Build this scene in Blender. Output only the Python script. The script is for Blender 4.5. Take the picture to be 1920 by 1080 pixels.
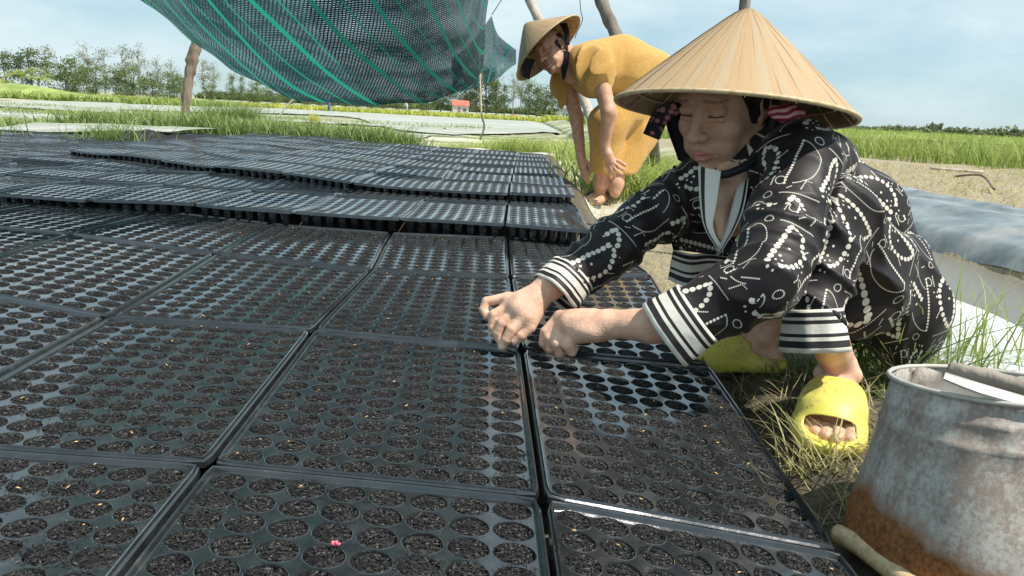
import bpy, bmesh, math, random
import numpy as np
from mathutils import Vector, Matrix, noise as mnoise
random.seed(11); RNG = np.random.default_rng(7)
for o in list(bpy.data.objects): bpy.data.objects.remove(o)
SC = bpy.context.scene
COL = SC.collection
pi = math.pi
# ------------------------------------------------------------ camera
F_PX, HOR, SLOPE, CAM_H = 1420.0, 209.0, 0.05, 0.50
ROLL = math.atan(SLOPE)
PITCH = math.atan((540-HOR)*math.cos(ROLL)/F_PX)
FW = np.array([0, math.cos(PITCH), -math.sin(PITCH)])
_u0 = np.array([0, math.sin(PITCH), math.cos(PITCH)]); _r0 = np.array([1., 0, 0])
RT = _r0*math.cos(ROLL)+_u0*math.sin(ROLL); UP = _u0*math.cos(ROLL)-_r0*math.sin(ROLL)
CAMP = np.array([0, 0, CAM_H])
cd = bpy.data.cameras.new('camera'); cam = bpy.data.objects.new('camera', cd); COL.objects.link(cam)
cam.matrix_world = Matrix(((RT[0], UP[0], -FW[0], 0), (RT[1], UP[1], -FW[1], 0), (RT[2], UP[2], -FW[2], CAM_H), (0, 0, 0, 1)))
cd.sensor_width = 36; cd.lens = F_PX/1920*36; cd.clip_start = .02; cd.clip_end = 3000
SC.camera = cam
def W(px, py, d):
    """point of the place that shows at a pixel of the photograph, d metres along the view axis"""
    return CAMP+(FW+RT*(px-960)/F_PX-UP*(py-540)/F_PX)*d
def G(px, py, z=0.0):
    v = FW+RT*(px-960)/F_PX-UP*(py-540)/F_PX
    return CAMP+v*((z-CAM_H)/v[2])
def hor(px): return HOR+SLOPE*(px-960)
# ------------------------------------------------------------ sky and sun
SUN_EL, SUN_DIR = 61.0, (0.92, -0.40)
saz = math.atan2(SUN_DIR[0], SUN_DIR[1])          # clockwise from +Y
wd = bpy.data.worlds.new('World'); SC.world = wd; wd.use_nodes = True
wt = wd.node_tree; wt.nodes.clear()
wo = wt.nodes.new('ShaderNodeOutputWorld'); wb = wt.nodes.new('ShaderNodeBackground')
sk = wt.nodes.new('ShaderNodeTexSky'); sk.sky_type = 'NISHITA'; sk.sun_disc = False
sk.sun_elevation = math.radians(SUN_EL); sk.sun_rotation = saz; sk.air_density = 1.0; sk.dust_density = .35; sk.ozone_density = 1.6
tc = wt.nodes.new('ShaderNodeTexCoord'); mp = wt.nodes.new('ShaderNodeMapping'); mp.inputs['Scale'].default_value = (1.6, 1.6, 5.0)
mp.inputs['Location'].default_value = (1.7, .35, .0)
wt.links.new(tc.outputs['Generated'], mp.inputs[0])
nz = wt.nodes.new('ShaderNodeTexNoise'); nz.inputs['Scale'].default_value = 1.9; nz.inputs['Detail'].default_value = 7; nz.inputs['Roughness'].default_value = .56
wt.links.new(mp.outputs[0], nz.inputs['Vector'])
cr = wt.nodes.new('ShaderNodeValToRGB'); cr.color_ramp.elements[0].position = .42; cr.color_ramp.elements[1].position = .68
cr.color_ramp.elements[0].color = (0, 0, 0, 1); cr.color_ramp.elements[1].color = (.95, .95, .95, 1)
wt.links.new(nz.outputs[0], cr.inputs[0])
mx = wt.nodes.new('ShaderNodeMix'); mx.data_type = 'RGBA'
wt.links.new(cr.outputs[0], mx.inputs['Factor']); m0 = wt.nodes.new('ShaderNodeMix'); m0.data_type = 'RGBA'; m0.inputs['Factor'].default_value = .62; m0.inputs['B'].default_value = (4.1, 6.3, 7.4, 1); wt.links.new(sk.outputs[0], m0.inputs['A']); wt.links.new(m0.outputs['Result'], mx.inputs['A']); mx.inputs['B'].default_value = (6.6, 7.8, 8.2, 1)
wt.links.new(mx.outputs['Result'], wb.inputs[0]); wb.inputs[1].default_value = 0.088
wt.links.new(wb.outputs[0], wo.inputs[0])
sl = bpy.data.lights.new('sun', 'SUN'); sl.energy = 4.6; sl.angle = math.radians(.55); sl.color = (1, .955, .88)
so = bpy.data.objects.new('sun', sl); COL.objects.link(so)
ce = math.cos(math.radians(SUN_EL)); sd = Vector((math.sin(saz)*ce, math.cos(saz)*ce, math.sin(math.radians(SUN_EL))))
so.rotation_euler = sd.to_track_quat('Z', 'Y').to_euler(); so.location = (3, 1, 6)
vs = SC.view_settings; vs.view_transform = 'Standard'; vs.look = 'None'; vs.gamma = 1; vs.use_curve_mapping = False; vs.exposure = 0.42
SC.render.engine = 'CYCLES'
SC.cycles.transparent_max_bounces = 14; SC.cycles.max_bounces = 6
# ------------------------------------------------------------ helpers
def tag(o, label=None, cat=None, group=None, kind=None):
    if label: o['label'] = label
    if cat: o['category'] = cat
    if group: o['group'] = group
    if kind: o['kind'] = kind
    return o
def link(o, parent=None):
    COL.objects.link(o)
    if parent is not None: o.parent = parent
    return o
def empty(name, loc=(0, 0, 0), rz=0.0):
    o = bpy.data.objects.new(name, None); o.empty_display_size = .05; COL.objects.link(o)
    o.location = loc; o.rotation_euler = (0, 0, rz); return o
def mesh(name, V, Fc, mat=None, parent=None, smooth=False, loc=None, mats=None, midx=None):
    me = bpy.data.meshes.new(name)
    V = np.asarray(V, dtype=float)
    if loc is not None: V = V-np.asarray(loc, dtype=float)
    if isinstance(Fc, np.ndarray) and Fc.ndim == 2:
        n, k = Fc.shape
        me.vertices.add(len(V)); me.vertices.foreach_set('co', V.astype(np.float32).ravel())
        me.loops.add(n*k); me.loops.foreach_set('vertex_index', Fc.astype(np.int32).ravel())
        me.polygons.add(n); me.polygons.foreach_set('loop_start', np.arange(0, n*k, k, dtype=np.int32))
        me.update(calc_edges=True)
    else:
        me.from_pydata([tuple(v) for v in V], [], [tuple(int(i) for i in f) for f in Fc]); me.update()
    if smooth: me.polygons.foreach_set('use_smooth', np.ones(len(me.polygons), dtype=bool))
    for m in (mats or ([mat] if mat else [])): me.materials.append(m)
    if midx is not None: me.polygons.foreach_set('material_index', np.asarray(midx, dtype=np.int32))
    o = bpy.data.objects.new(name, me); link(o, parent)
    if loc is not None and parent is None: o.location = loc
    return o
def copy_obj(o, parent=None, loc=None):
    c = o.copy(); COL.objects.link(c)
    if parent is not None: c.parent = parent
    if loc is not None: c.location = loc
    return c
def copy_tree(o, parent=None):
    c = o.copy(); COL.objects.link(c)
    if parent is not None: c.parent = parent
    for ch in list(o.children): copy_tree(ch, c)
    return c
def nrm(v): v = np.asarray(v, float); return v/np.linalg.norm(v)
class MB:
    """collects verts and faces"""
    def __init__(s): s.V = []; s.F = []; s.n = 0
    def add(s, V, F):
        V = np.asarray(V, float); s.V.append(V); s.F += [tuple(i+s.n for i in f) for f in F]; s.n += len(V)
    def box(s, c, size, R=None):
        c = np.array(c, float); h = np.array(size, float)/2
        v = np.array([[x, y, z] for x in (-1, 1) for y in (-1, 1) for z in (-1, 1)])*h
        if R is not None: v = v@np.array(R).T
        s.add(v+c, [(0, 1, 3, 2), (4, 6, 7, 5), (0, 4, 5, 1), (2, 3, 7, 6), (0, 2, 6, 4), (1, 5, 7, 3)])
    def tube(s, P, R, n=8, jit=0.0, cap=True):
        P = np.asarray(P, float); m = len(P); R = np.broadcast_to(np.asarray(R, float), (m,))
        T = np.gradient(P, axis=0); T /= np.linalg.norm(T, axis=1)[:, None]
        ref = np.array([0, 0, 1.]) if abs(T[0][2]) < .9 else np.array([1., 0, 0])
        a = nrm(np.cross(T[0], ref)); V = []
        for i in range(m):
            a = nrm(a-T[i]*np.dot(a, T[i])); b = np.cross(T[i], a)
            for k in range(n):
                th = 2*pi*k/n; r = R[i]*(1+jit*(random.random()-.5))
                V.append(P[i]+(a*math.cos(th)+b*math.sin(th))*r)
        F = [(i*n+k, i*n+(k+1) % n, (i+1)*n+(k+1) % n, (i+1)*n+k) for i in range(m-1) for k in range(n)]
        if cap: F += [tuple(range(n))[::-1], tuple((m-1)*n+k for k in range(n))]
        s.add(V, F)
    def build(s, name, mat, parent=None, smooth=True, loc=None):
        return mesh(name, np.concatenate(s.V), s.F, mat, parent, smooth, loc)
# ------------------------------------------------------------ node helper
class NT:
    def __init__(s, name):
        s.m = bpy.data.materials.new(name); s.m.use_nodes = True; s.t = s.m.node_tree; s.t.nodes.clear()
        s.out = s.t.nodes.new('ShaderNodeOutputMaterial'); s.b = s.t.nodes.new('ShaderNodeBsdfPrincipled')
        s.t.links.new(s.b.outputs[0], s.out.inputs[0])
    def L(s, a, b): s.t.links.new(a, b)
    def set(s, **k):
        for n, v in k.items():
            n = n.replace('_', ' ')
            if hasattr(v, 'links') or hasattr(v, 'is_linked'): s.L(v, s.b.inputs[n])
            else: s.b.inputs[n].default_value = v
        return s
    def put(s, sock, v):
        if isinstance(v, (int, float, tuple)): sock.default_value = v
        else: s.L(v, sock)
    def ma(s, op, a, b=0.0, c=None, clamp=False):
        n = s.t.nodes.new('ShaderNodeMath'); n.operation = op; n.use_clamp = clamp
        s.put(n.inputs[0], a); s.put(n.inputs[1], b)
        if c is not None: s.put(n.inputs[2], c)
        return n.outputs[0]
    def coord(s, kind='Object', scale=(1, 1, 1), rot=(0, 0, 0)):
        n = s.t.nodes.new('ShaderNodeTexCoord'); m = s.t.nodes.new('ShaderNodeMapping')
        m.inputs['Scale'].default_value = scale; m.inputs['Rotation'].default_value = rot
        s.L(n.outputs[kind], m.inputs[0]); return m.outputs[0]
    def wpos(s, scale=(1, 1, 1)):
        n = s.t.nodes.new('ShaderNodeNewGeometry'); m = s.t.nodes.new('ShaderNodeMapping'); m.inputs['Scale'].default_value = scale
        s.L(n.outputs['Position'], m.inputs[0]); return m.outputs[0]
    def noise(s, vec, scale, det=4, rough=.55, dist=0.0):
        n = s.t.nodes.new('ShaderNodeTexNoise'); n.inputs['Scale'].default_value = scale; n.inputs['Detail'].default_value = det
        n.inputs['Roughness'].default_value = rough; n.inputs['Distortion'].default_value = dist; s.L(vec, n.inputs['Vector']); return n.outputs[0]
    def vor(s, vec, scale, out='Distance', feature='F1'):
        n = s.t.nodes.new('ShaderNodeTexVoronoi'); n.inputs['Scale'].default_value = scale; n.feature = feature; s.L(vec, n.inputs['Vector']); return n.outputs[out]
    def ramp(s, fac, stops, interp='LINEAR'):
        n = s.t.nodes.new('ShaderNodeValToRGB'); e = n.color_ramp.elements; n.color_ramp.interpolation = interp
        while len(e) < len(stops): e.new(.5)
        for i, (p, c) in enumerate(stops):
            e[i].position = p; e[i].color = (c[0], c[1], c[2], 1) if isinstance(c, tuple) else (c, c, c, 1)
        s.L(fac, n.inputs[0]); return n.outputs[0]
    def mix(s, f, a, b, mode='MIX'):
        n = s.t.nodes.new('ShaderNodeMix'); n.data_type = 'RGBA'; n.blend_type = mode
        s.put(n.inputs['Factor'], f)
        for nm, v in (('A', a), ('B', b)):
            if isinstance(v, tuple): n.inputs[nm].default_value = (v[0], v[1], v[2], 1)
            else: s.L(v, n.inputs[nm])
        return n.outputs['Result']
    def bump(s, h, strength=.3, dist=.01):
        n = s.t.nodes.new('ShaderNodeBump'); n.inputs['Strength'].default_value = strength; n.inputs['Distance'].default_value = dist
        s.L(h, n.inputs['Height']); s.L(n.outputs[0], s.b.inputs['Normal']); return s
    def objrand(s):
        n = s.t.nodes.new('ShaderNodeObjectInfo'); return n.outputs['Random']
    def attr(s, name, out='Fac'):
        n = s.t.nodes.new('ShaderNodeAttribute'); n.attribute_name = name; return n.outputs[out]
    def uv(s):
        n = s.t.nodes.new('ShaderNodeUVMap'); x = s.t.nodes.new('ShaderNodeSeparateXYZ'); s.L(n.outputs[0], x.inputs[0]); return n.outputs[0], x.outputs[0], x.outputs[1]
def noisy(name, c1, c2, scale=20, rough=.8, bump=.2, bscale=None, kind='Object', bdist=.005, spec=.3, stops=(.35, .65), stretch=(1, 1, 1)):
    n = NT(name); v = n.coord(kind, stretch) if kind != 'W' else n.wpos(stretch)
    f = n.noise(v, scale, 5); n.set(Base_Color=n.ramp(f, [(stops[0], c1), (stops[1], c2)]), Roughness=rough, Specular_IOR_Level=spec)
    if bump: n.bump(n.noise(v, bscale or scale*3, 4), bump, bdist)
    return n.m
# ------------------------------------------------------------ value noise for geometry (sum of warped sines)
def wav(P, freq, seed, n=5):
    r = np.random.default_rng(seed); out = 0
    for i in range(n):
        k = r.normal(size=3); k = k/np.linalg.norm(k)*freq*(.6+.9*r.random()); q = r.normal(size=3)*freq*.45
        out = out+np.sin(P[..., 0]*k[0]+P[..., 1]*k[1]+P[..., 2]*k[2]+r.random()*6.28+1.3*np.sin(P[..., 0]*q[0]+P[..., 1]*q[1]+P[..., 2]*q[2]+r.random()*6))
    return out/n*1.6
# ------------------------------------------------------------ signed-distance modelling -> one continuous mesh
class SDF:
    def __init__(s, lo, hi, h):
        s.lo = np.array(lo, float); s.h = h; s.n = np.ceil((np.array(hi)-s.lo)/h).astype(int)+1
        s.F = np.full(tuple(s.n), 1.0, dtype=np.float32)
    def _sl(s, lo, hi):
        a = np.clip(np.floor((np.array(lo)-s.lo)/s.h).astype(int), 0, s.n-1); b = np.clip(np.ceil((np.array(hi)-s.lo)/s.h).astype(int)+1, 1, s.n)
        if np.any(b <= a): return None, None
        ax = [s.lo[i]+np.arange(a[i], b[i])*s.h for i in range(3)]
        return (slice(a[0], b[0]), slice(a[1], b[1]), slice(a[2], b[2])), np.meshgrid(*ax, indexing='ij', sparse=True)
    def _mix(s, sl, d, k, op):
        A = s.F[sl]
        if op == 'u':
            if k > 0:
                h = np.clip(.5+.5*(A-d)/k, 0, 1); s.F[sl] = A*(1-h)+d*h-k*h*(1-h)
            else: s.F[sl] = np.minimum(A, d)
        else:
            if k > 0:
                h = np.clip(.5-.5*(A+d)/k, 0, 1); s.F[sl] = A*(1-h)+(-d)*h+k*h*(1-h)
            else: s.F[sl] = np.maximum(A, -d)
    def cap(s, a, b, ra, rb=None, k=.004, op='u'):
        a = np.array(a, float); b = np.array(b, float); rb = ra if rb is None else rb
        m = max(ra, rb)+k+2*s.h+.004
        sl, X = s._sl(np.minimum(a, b)-m, np.maximum(a, b)+m)
        if sl is None: return s
        ab = b-a; L2 = max(ab@ab, 1e-12)
        t = np.clip(((X[0]-a[0])*ab[0]+(X[1]-a[1])*ab[1]+(X[2]-a[2])*ab[2])/L2, 0, 1)
        d = np.sqrt((X[0]-a[0]-t*ab[0])**2+(X[1]-a[1]-t*ab[1])**2+(X[2]-a[2]-t*ab[2])**2)-(ra+(rb-ra)*t)
        s._mix(sl, d.astype(np.float32), k, op); return s
    def chain(s, P, R, k=.003, k0=None):
        for i in range(len(P)-1): s.cap(P[i], P[i+1], R[i], R[i+1], k if (i or k0 is None) else k0)
        return s
    def ell(s, c, r, R=None, k=.01, op='u'):
        c = np.array(c, float); r = np.array(r, float)*np.ones(3); m = r.max()+k+2*s.h+.004
        sl, X = s._sl(c-m, c+m)
        if sl is None: return s
        p = [X[0]-c[0], X[1]-c[1], X[2]-c[2]]
        if R is not None:
            R = np.array(R, float)   # columns = local axes
            p = [p[0]*R[0, j]+p[1]*R[1, j]+p[2]*R[2, j] for j in range(3)]
        k0 = np.sqrt((p[0]/r[0])**2+(p[1]/r[1])**2+(p[2]/r[2])**2); k1 = np.sqrt((p[0]/r[0]**2)**2+(p[1]/r[1]**2)**2+(p[2]/r[2]**2)**2)+1e-9
        s._mix(sl, (k0*(k0-1)/k1).astype(np.float32), k, op); return s
    def warp(s, fn):
        ax = [s.lo[i]+np.arange(s.n[i])*s.h for i in range(3)]
        P = np.stack(np.meshgrid(*ax, indexing='ij'), -1)
        m = np.abs(s.F) < .05
        s.F[m] += fn(P[m]).astype(np.float32); return s
    def verts(s):
        F = s.F; S = F < 0
        c = [(i, j, k) for i in (0, 1) for j in (0, 1) for k in (0, 1)]
        nx, ny, nz_ = F.shape
        sub = lambda A, i, j, k: A[i:nx-1+i, j:ny-1+j, k:nz_-1+k]
        cnt = sum(sub(S, *q).astype(np.int8) for q in c)
        act = (cnt > 0) & (cnt < 8); I = np.argwhere(act)
        vals = {q: F[I[:, 0]+q[0], I[:, 1]+q[1], I[:, 2]+q[2]] for q in c}
        acc = np.zeros((len(I), 3)); num = np.zeros(len(I))
        for q in c:
            for ax in range(3):
                if q[ax] == 0:
                    q2 = list(q); q2[ax] = 1; q2 = tuple(q2); a, b = vals[q], vals[q2]; m = (a < 0) != (b < 0)
                    t = np.where(m, a/np.where(m, a-b, 1), 0); p = np.tile(np.array(q, float), (len(I), 1)); p[:, ax] = t
                    acc += p*m[:, None]; num += m
        V = s.lo+(I+acc/num[:, None])*s.h
        idx = np.full((nx-1, ny-1, nz_-1), -1, np.int32); idx[act] = np.arange(len(I))
        faces = []
        for ax in range(3):
            A = [slice(None)]*3; B = [slice(None)]*3; A[ax] = slice(0, -1); B[ax] = slice(1, None)
            d = S[tuple(A)] != S[tuple(B)]; E = np.argwhere(d); sg = S[tuple(A)][d]
            u, v = (ax+1) % 3, (ax+2) % 3
            ok = (E[:, u] > 0) & (E[:, v] > 0) & (E[:, u] < s.n[u]-1) & (E[:, v] < s.n[v]-1); E = E[ok]; sg = sg[ok]
            def g(du, dv):
                J = E.copy(); J[:, u] -= du; J[:, v] -= dv; return idx[J[:, 0], J[:, 1], J[:, 2]]
            q = np.stack([g(1, 1), g(0, 1), g(0, 0), g(1, 0)], 1)
            q[~sg] = q[~sg][:, ::-1]; faces.append(q)
        Fc = np.concatenate(faces); Fc = Fc[(Fc >= 0).all(1)]
        return V, Fc
def relax(V, Fc, it=2, w=.5):
    for _ in range(it):
        A = np.zeros_like(V); n = np.zeros(len(V))
        for i in range(4):
            j = (i+1) % 4; np.add.at(A, Fc[:, i], V[Fc[:, j]]); np.add.at(A, Fc[:, j], V[Fc[:, i]]); np.add.at(n, Fc[:, i], 1); np.add.at(n, Fc[:, j], 1)
        V = V*(1-w)+w*A/np.maximum(n, 1)[:, None]
    return V
def setuv(o, U):
    l = o.data.uv_layers.new(name='UVMap'); l.data.foreach_set('uv', np.asarray(U, np.float32).ravel())
def bone_uv(o, V, Fc, bones, tile):
    """cloth print follows each limb: u round the limb, v along it"""
    C = V[Fc].mean(1); best = None; bi = np.zeros(len(C), int)
    for i, (a, b, r) in enumerate(bones):
        a = np.array(a); b = np.array(b); ab = b-a; t = np.clip((C-a)@ab/(ab@ab), 0, 1)
        d = np.linalg.norm(C-a-t[:, None]*ab, axis=1)-r
        if best is None: best = d.copy()
        else:
            m = d < best; best[m] = d[m]; bi[m] = i
    U = np.zeros((len(Fc), Fc.shape[1], 2))
    for i, (a, b, r) in enumerate(bones):
        m = bi == i
        if not m.any(): continue
        a = np.array(a); b = np.array(b); ax = nrm(b-a); ref = np.array([.3, .9, .2]); e1 = nrm(np.cross(ax, ref)); e2 = np.cross(ax, e1)
        P = V[Fc[m]]-a; th = np.arctan2(P@e2, P@e1); c = C[m]-a; tcn = np.arctan2(c@e2, c@e1)[:, None]
        th = tcn+(th-tcn+pi) % (2*pi)-pi
        U[m, :, 0] = -th*r/tile+.37*i; U[m, :, 1] = -(P@ax)/tile+.21*i
    setuv(o, U)
# ============================================================ materials
def rgb(h): return tuple(((int(h[i:i+2], 16)/255)**2.2) for i in (0, 2, 4))
def mat_ground():
    n = NT('earth'); v = n.wpos(); a = n.attr('zone', 'Vector'); x = n.t.nodes.new('ShaderNodeSeparateXYZ'); n.L(a, x.inputs[0])
    fine = n.noise(v, 38, 6, .62); mid = n.noise(v, 7, 5, .6); big = n.noise(v, .5, 4)
    mud = n.ramp(fine, [(.3, (.045, .036, .027)), (.55, (.105, .085, .062)), (.75, (.17, .14, .10))])
    sv = n.wpos((9, 30, 9)); straw = n.ramp(n.noise(sv, 4.5, 6, .7, 1.2), [(.32, (.12, .095, .06)), (.5, (.33, .27, .18)), (.68, (.52, .45, .33))])
    fv = n.wpos((.1, .9, 1)); fld = n.ramp(n.noise(fv, 1.1, 5, .6), [(.38, (.10, .15, .045)), (.5, (.34, .34, .20)), (.62, (.55, .52, .42))])
    c = n.mix(x.outputs[0], mud, straw); c = n.mix(x.outputs[1], c, fld)
    c = n.mix(n.ma('MULTIPLY', n.ramp(big, [(.4, 0.), (.65, 1.)]), .35), c, (.2, .17, .12))
    n.set(Base_Color=c, Roughness=.9, Specular_IOR_Level=.25)
    h = n.ma('ADD', n.ma('MULTIPLY', mid, 1.5), fine); n.bump(h, .75, .02); return n.m
M = {}
M['ground'] = mat_ground()
n = NT('tray_plastic'); v = n.wpos(); d = n.noise(v, 26, 5, .65); st = n.noise(v, 3.2, 4)
n.set(Base_Color=n.ramp(d, [(.42, (.015, .0165, .018)), (.62, (.028, .030, .031)), (.8, (.075, .07, .062))]),
      Roughness=n.ramp(st, [(.40, .11), (.62, .27)]), Specular_IOR_Level=.9, Coat_Weight=.55, Coat_Roughness=.06)
n.bump(n.noise(v, 60, 3), .16, .002); M['plastic'] = n.m
n = NT('charred_husk'); v = n.coord('Object'); r = n.attr('tint')
n.set(Base_Color=n.ramp(r, [(0., (.006, .0055, .0055)), (.55, (.017, .0158, .015)), (.88, (.042, .039, .036)), (1., (.11, .10, .09))]), Roughness=.6, Specular_IOR_Level=.3)
M['husk'] = n.m
n = NT('fine_soil'); v = n.wpos(); g = n.vor(v, 330)
n.set(Base_Color=n.ramp(n.noise(v, 190, 5, .7), [(.35, (.006, .006, .006)), (.55, (.016, .015, .015)), (.75, (.05, .046, .043))]), Roughness=.8)
n.bump(g, .9, .003); M['soil'] = n.m
n = NT('yellow_husk'); n.set(Base_Color=n.ramp(n.objrand(), [(0., (.62, .34, .09)), (1., (.7, .42, .13))]), Roughness=.5); M['grain'] = n.m
M['pink'] = noisy('pink_petal', (.75, .14, .20), (.8, .25, .28), 60)
# skin
def mat_skin(name, base, dark, k=1.0):
    n = NT(name); v = n.coord('Object'); f = n.noise(v, 32, 6, .6)
    c = n.ramp(f, [(.3, dark), (.62, base)])
    c = n.mix(n.ma('MULTIPLY', n.ramp(n.noise(v, 210, 2), [(.6, 0.), (.72, 1.)]), .22), c, (dark[0]*.6, dark[1]*.45, dark[2]*.4))
    c = n.mix(n.ma('MULTIPLY', n.attr('tan'), .6), c, (.42, .235, .155)); c = n.mix(n.attr('lip'), c, (.46, .17, .14)); c = n.mix(n.attr('brow'), c, (.03, .02, .018)); c = n.mix(n.attr('nail'), c, (.72, .50, .42))  # first mix paints the shade under the hat into the face colour
    n.set(Base_Color=c, Roughness=n.ramp(n.noise(v, 90, 3), [(.3, .42), (.7, .6)]), Specular_IOR_Level=.4, Subsurface_Weight=.10*k)
    n.b.inputs['Subsurface Radius'].default_value = (.012, .005, .003); n.b.inputs['Subsurface Scale'].default_value = .6
    w1 = n.noise(n.coord('Object', (1, 1, 1)), 120, 5, .7); w2 = n.vor(v, 260)
    n.bump(n.ma('ADD', n.ma('ADD', w1, n.ma('MULTIPLY', w2, .5)), n.noise(n.coord('Object', (1, 1, 2.2)), 55, 3, .6)), .34, .0022); return n.m
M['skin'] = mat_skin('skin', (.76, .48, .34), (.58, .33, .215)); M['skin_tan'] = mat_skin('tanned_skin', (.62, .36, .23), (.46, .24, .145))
# printed black cloth: rows of pearl dots forming large letters D and small i, o, r
def mat_print():
    n = NT('dotted_black_cloth'); _, u0, v0 = n.uv()
    ma = n.ma
    row = ma('FLOOR', v0); par = ma('MODULO', row, 2.0); u1 = ma('ADD', u0, ma('MULTIPLY', par, .43))
    u = ma('FRACT', u1); v = ma('FRACT', v0)
    acc = None
    def addm(m):
        nonlocal acc
        acc = m if acc is None else ma('MAXIMUM', acc, m)
    def dot(du, dv, r2):
        d2 = ma('MULTIPLY_ADD', du, du, ma('MULTIPLY', dv, dv)); return ma('LESS_THAN', d2, r2)
    def line(a, b, s, r):
        a = np.array(a); b = np.array(b); Ln = np.linalg.norm(b-a); d = (b-a)/Ln; N = max(1, round(Ln/s)); s = Ln/N
        pu = ma('SUBTRACT', u, a[0]); pv = ma('SUBTRACT', v, a[1])
        t = ma('MULTIPLY_ADD', pu, d[0], ma('MULTIPLY', pv, d[1])); q = ma('ROUND', ma('MULTIPLY', t, 1/s)); q = ma('MULTIPLY', ma('MINIMUM', ma('MAXIMUM', q, 0.), float(N)), s)
        addm(dot(ma('MULTIPLY_ADD', q, -d[0], pu), ma('MULTIPLY_ADD', q, -d[1], pv), r*r))
    def arc(c, R, t0, t1, s, r):
        Rm = (R[0]+R[1])/2; N = max(3, round(abs(t1-t0)*Rm/s)); st = (t1-t0)/N; mid = (t0+t1)/2
        pu = ma('SUBTRACT', u, c[0]); pv = ma('SUBTRACT', v, c[1]); cm, sm = math.cos(mid), math.sin(mid)
        eu = ma('MULTIPLY', pu, 1/R[0]); ev = ma('MULTIPLY', pv, 1/R[1])
        x = ma('MULTIPLY_ADD', eu, cm, ma('MULTIPLY', ev, sm)); y = ma('MULTIPLY_ADD', ev, cm, ma('MULTIPLY', eu, -sm))
        th = ma('ARCTAN2', y, x); h = (N/2)
        q = ma('ROUND', ma('MULTIPLY_ADD', th, 1/st, h)); q = ma('MINIMUM', ma('MAXIMUM', q, 0.), float(N)); th = ma('MULTIPLY_ADD', q, st, t0)
        addm(dot(ma('MULTIPLY_ADD', ma('COSINE', th), -R[0], pu), ma('MULTIPLY_ADD', ma('SINE', th), -R[1], pv), r*r))
    def one(c, r): addm(dot(ma('SUBTRACT', u, c[0]), ma('SUBTRACT', v, c[1]), r*r))
    line((.07, .2), (.17, .84), .082, .037)                      # big D stem of pearls
    arc((.16, .52), (.27, .37), -pi*.42, pi*.46, .078, .033)
    line((.60, .12), (.68, .86), .046, .018)                    # second D: stem, fine arc
    arc((.66, .50), (.29, .37), -pi*.45, pi*.48, .024, .0088)
    arc((.545, .165), (.06, .06), 0, 2*pi*.93, .022, .0085)       # o
    line((.44, .10), (.46, .24), .024, .009)                     # i
    line((.655, .03), (.70, .075), .02, .0085); line((.82, .05), (.85, .2), .024, .009); line((.85, .2), (.92, .215), .022, .008)  # r
    line((.02, .93), (.50, .975), .022, .0085); arc((.86, .93), (.06, .045), 0, 2*pi*.93, .022, .0085); line((.42, .56), (.52, .70), .026, .0095); one((.47, .40), .016); one((.50, .33), .012); one((.44, .34), .011); one((.18, .33), .019); one((.22, .26), .013); one((.15, .24), .014); one((.25, .19), .012); one((.19, .18), .010); one((.24, .47), .018); one((.10, .10), .018); one((.17, .08), .013)
    sc = n.coord('Object'); f = n.noise(sc, 25, 3)
    base = n.mix(f, (.008, .0052, .0055), (.017, .011, .012))
    n.set(Base_Color=n.mix(acc, base, (.64, .60, .50)), Roughness=.55, Specular_IOR_Level=.3, Sheen_Weight=.07)
    rg = n.t.nodes.new('ShaderNodeTexNoise'); rg.noise_type = 'RIDGED_MULTIFRACTAL'; rg.inputs['Scale'].default_value = 6.5; rg.inputs['Detail'].default_value = 2.5; rg.inputs['Roughness'].default_value = .5; rg.inputs['Distortion'].default_value = .8
    n.L(n.coord('Object', (1, 1, .6), (.5, .3, .9)), rg.inputs['Vector']); n.bump(rg.outputs[0], .55, .014); return n.m
M['print'] = mat_print()
n = NT('striped_hem'); _, u0, v0 = n.uv()
s_ = n.ramp(v0, [(0., (.74, .70, .60)), (.11, (.74, .70, .60)), (.115, (.018, .012, .014)), (.27, (.018, .012, .014)), (.275, (.74, .70, .60)), (.36, (.74, .70, .60)), (.365, (.018, .012, .014)), (.44, (.018, .012, .014)), (.445, (.74, .70, .60)), (.66, (.70, .66, .56)), (.665, (.018, .012, .014)), (.75, (.018, .012, .014)), (.755, (.74, .70, .60)), (.82, (.74, .70, .60)), (.825, (.018, .012, .014)), (.93, (.018, .012, .014)), (.935, (.74, .70, .60))])
n.set(Base_Color=s_, Roughness=.6); n.bump(n.noise(n.coord('Object'), 30, 4), .4, .006); M['hem'] = n.m
n = NT('collar_stripe'); _, u0, v0 = n.uv()
n.set(Base_Color=n.ramp(v0, [(0., (.72, .68, .6)), (.10, (.72, .68, .6)), (.12, (.015, .01, .012)), (.30, (.015, .01, .012)), (.32, (.72, .68, .6)), (1., (.72, .68, .6))]), Roughness=.6); M['collar'] = n.m
# ochre knit
n = NT('ochre_knit'); v = n.coord('Object'); sp = n.noise(v, 260, 3, .7); w = n.t.nodes.new('ShaderNodeTexWave'); w.inputs['Scale'].default_value = 70; w.inputs['Distortion'].default_value = 2.5; w.inputs['Detail'].default_value = 1; w.bands_direction = 'Z'
n.L(v, w.inputs['Vector'])
c = n.ramp(sp, [(.36, (.46, .21, .035)), (.5, (.68, .37, .07)), (.66, (.78, .52, .16))]); c = n.mix(n.ma('MULTIPLY', w.outputs['Fac'], .28), c, (.42, .20, .04))
n.set(Base_Color=c, Roughness=.8, Sheen_Weight=.25); n.bump(n.ma('ADD', n.ma('MULTIPLY', w.outputs['Fac'], .3), n.noise(v, 14, 5)), .6, .012); M['ochre'] = n.m
n = NT('palm_leaf'); v = n.coord('Object'); r = n.objrand(); f = n.noise(n.coord('UV', (90, 2.2, 1)), 3, 5, .7)
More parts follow.
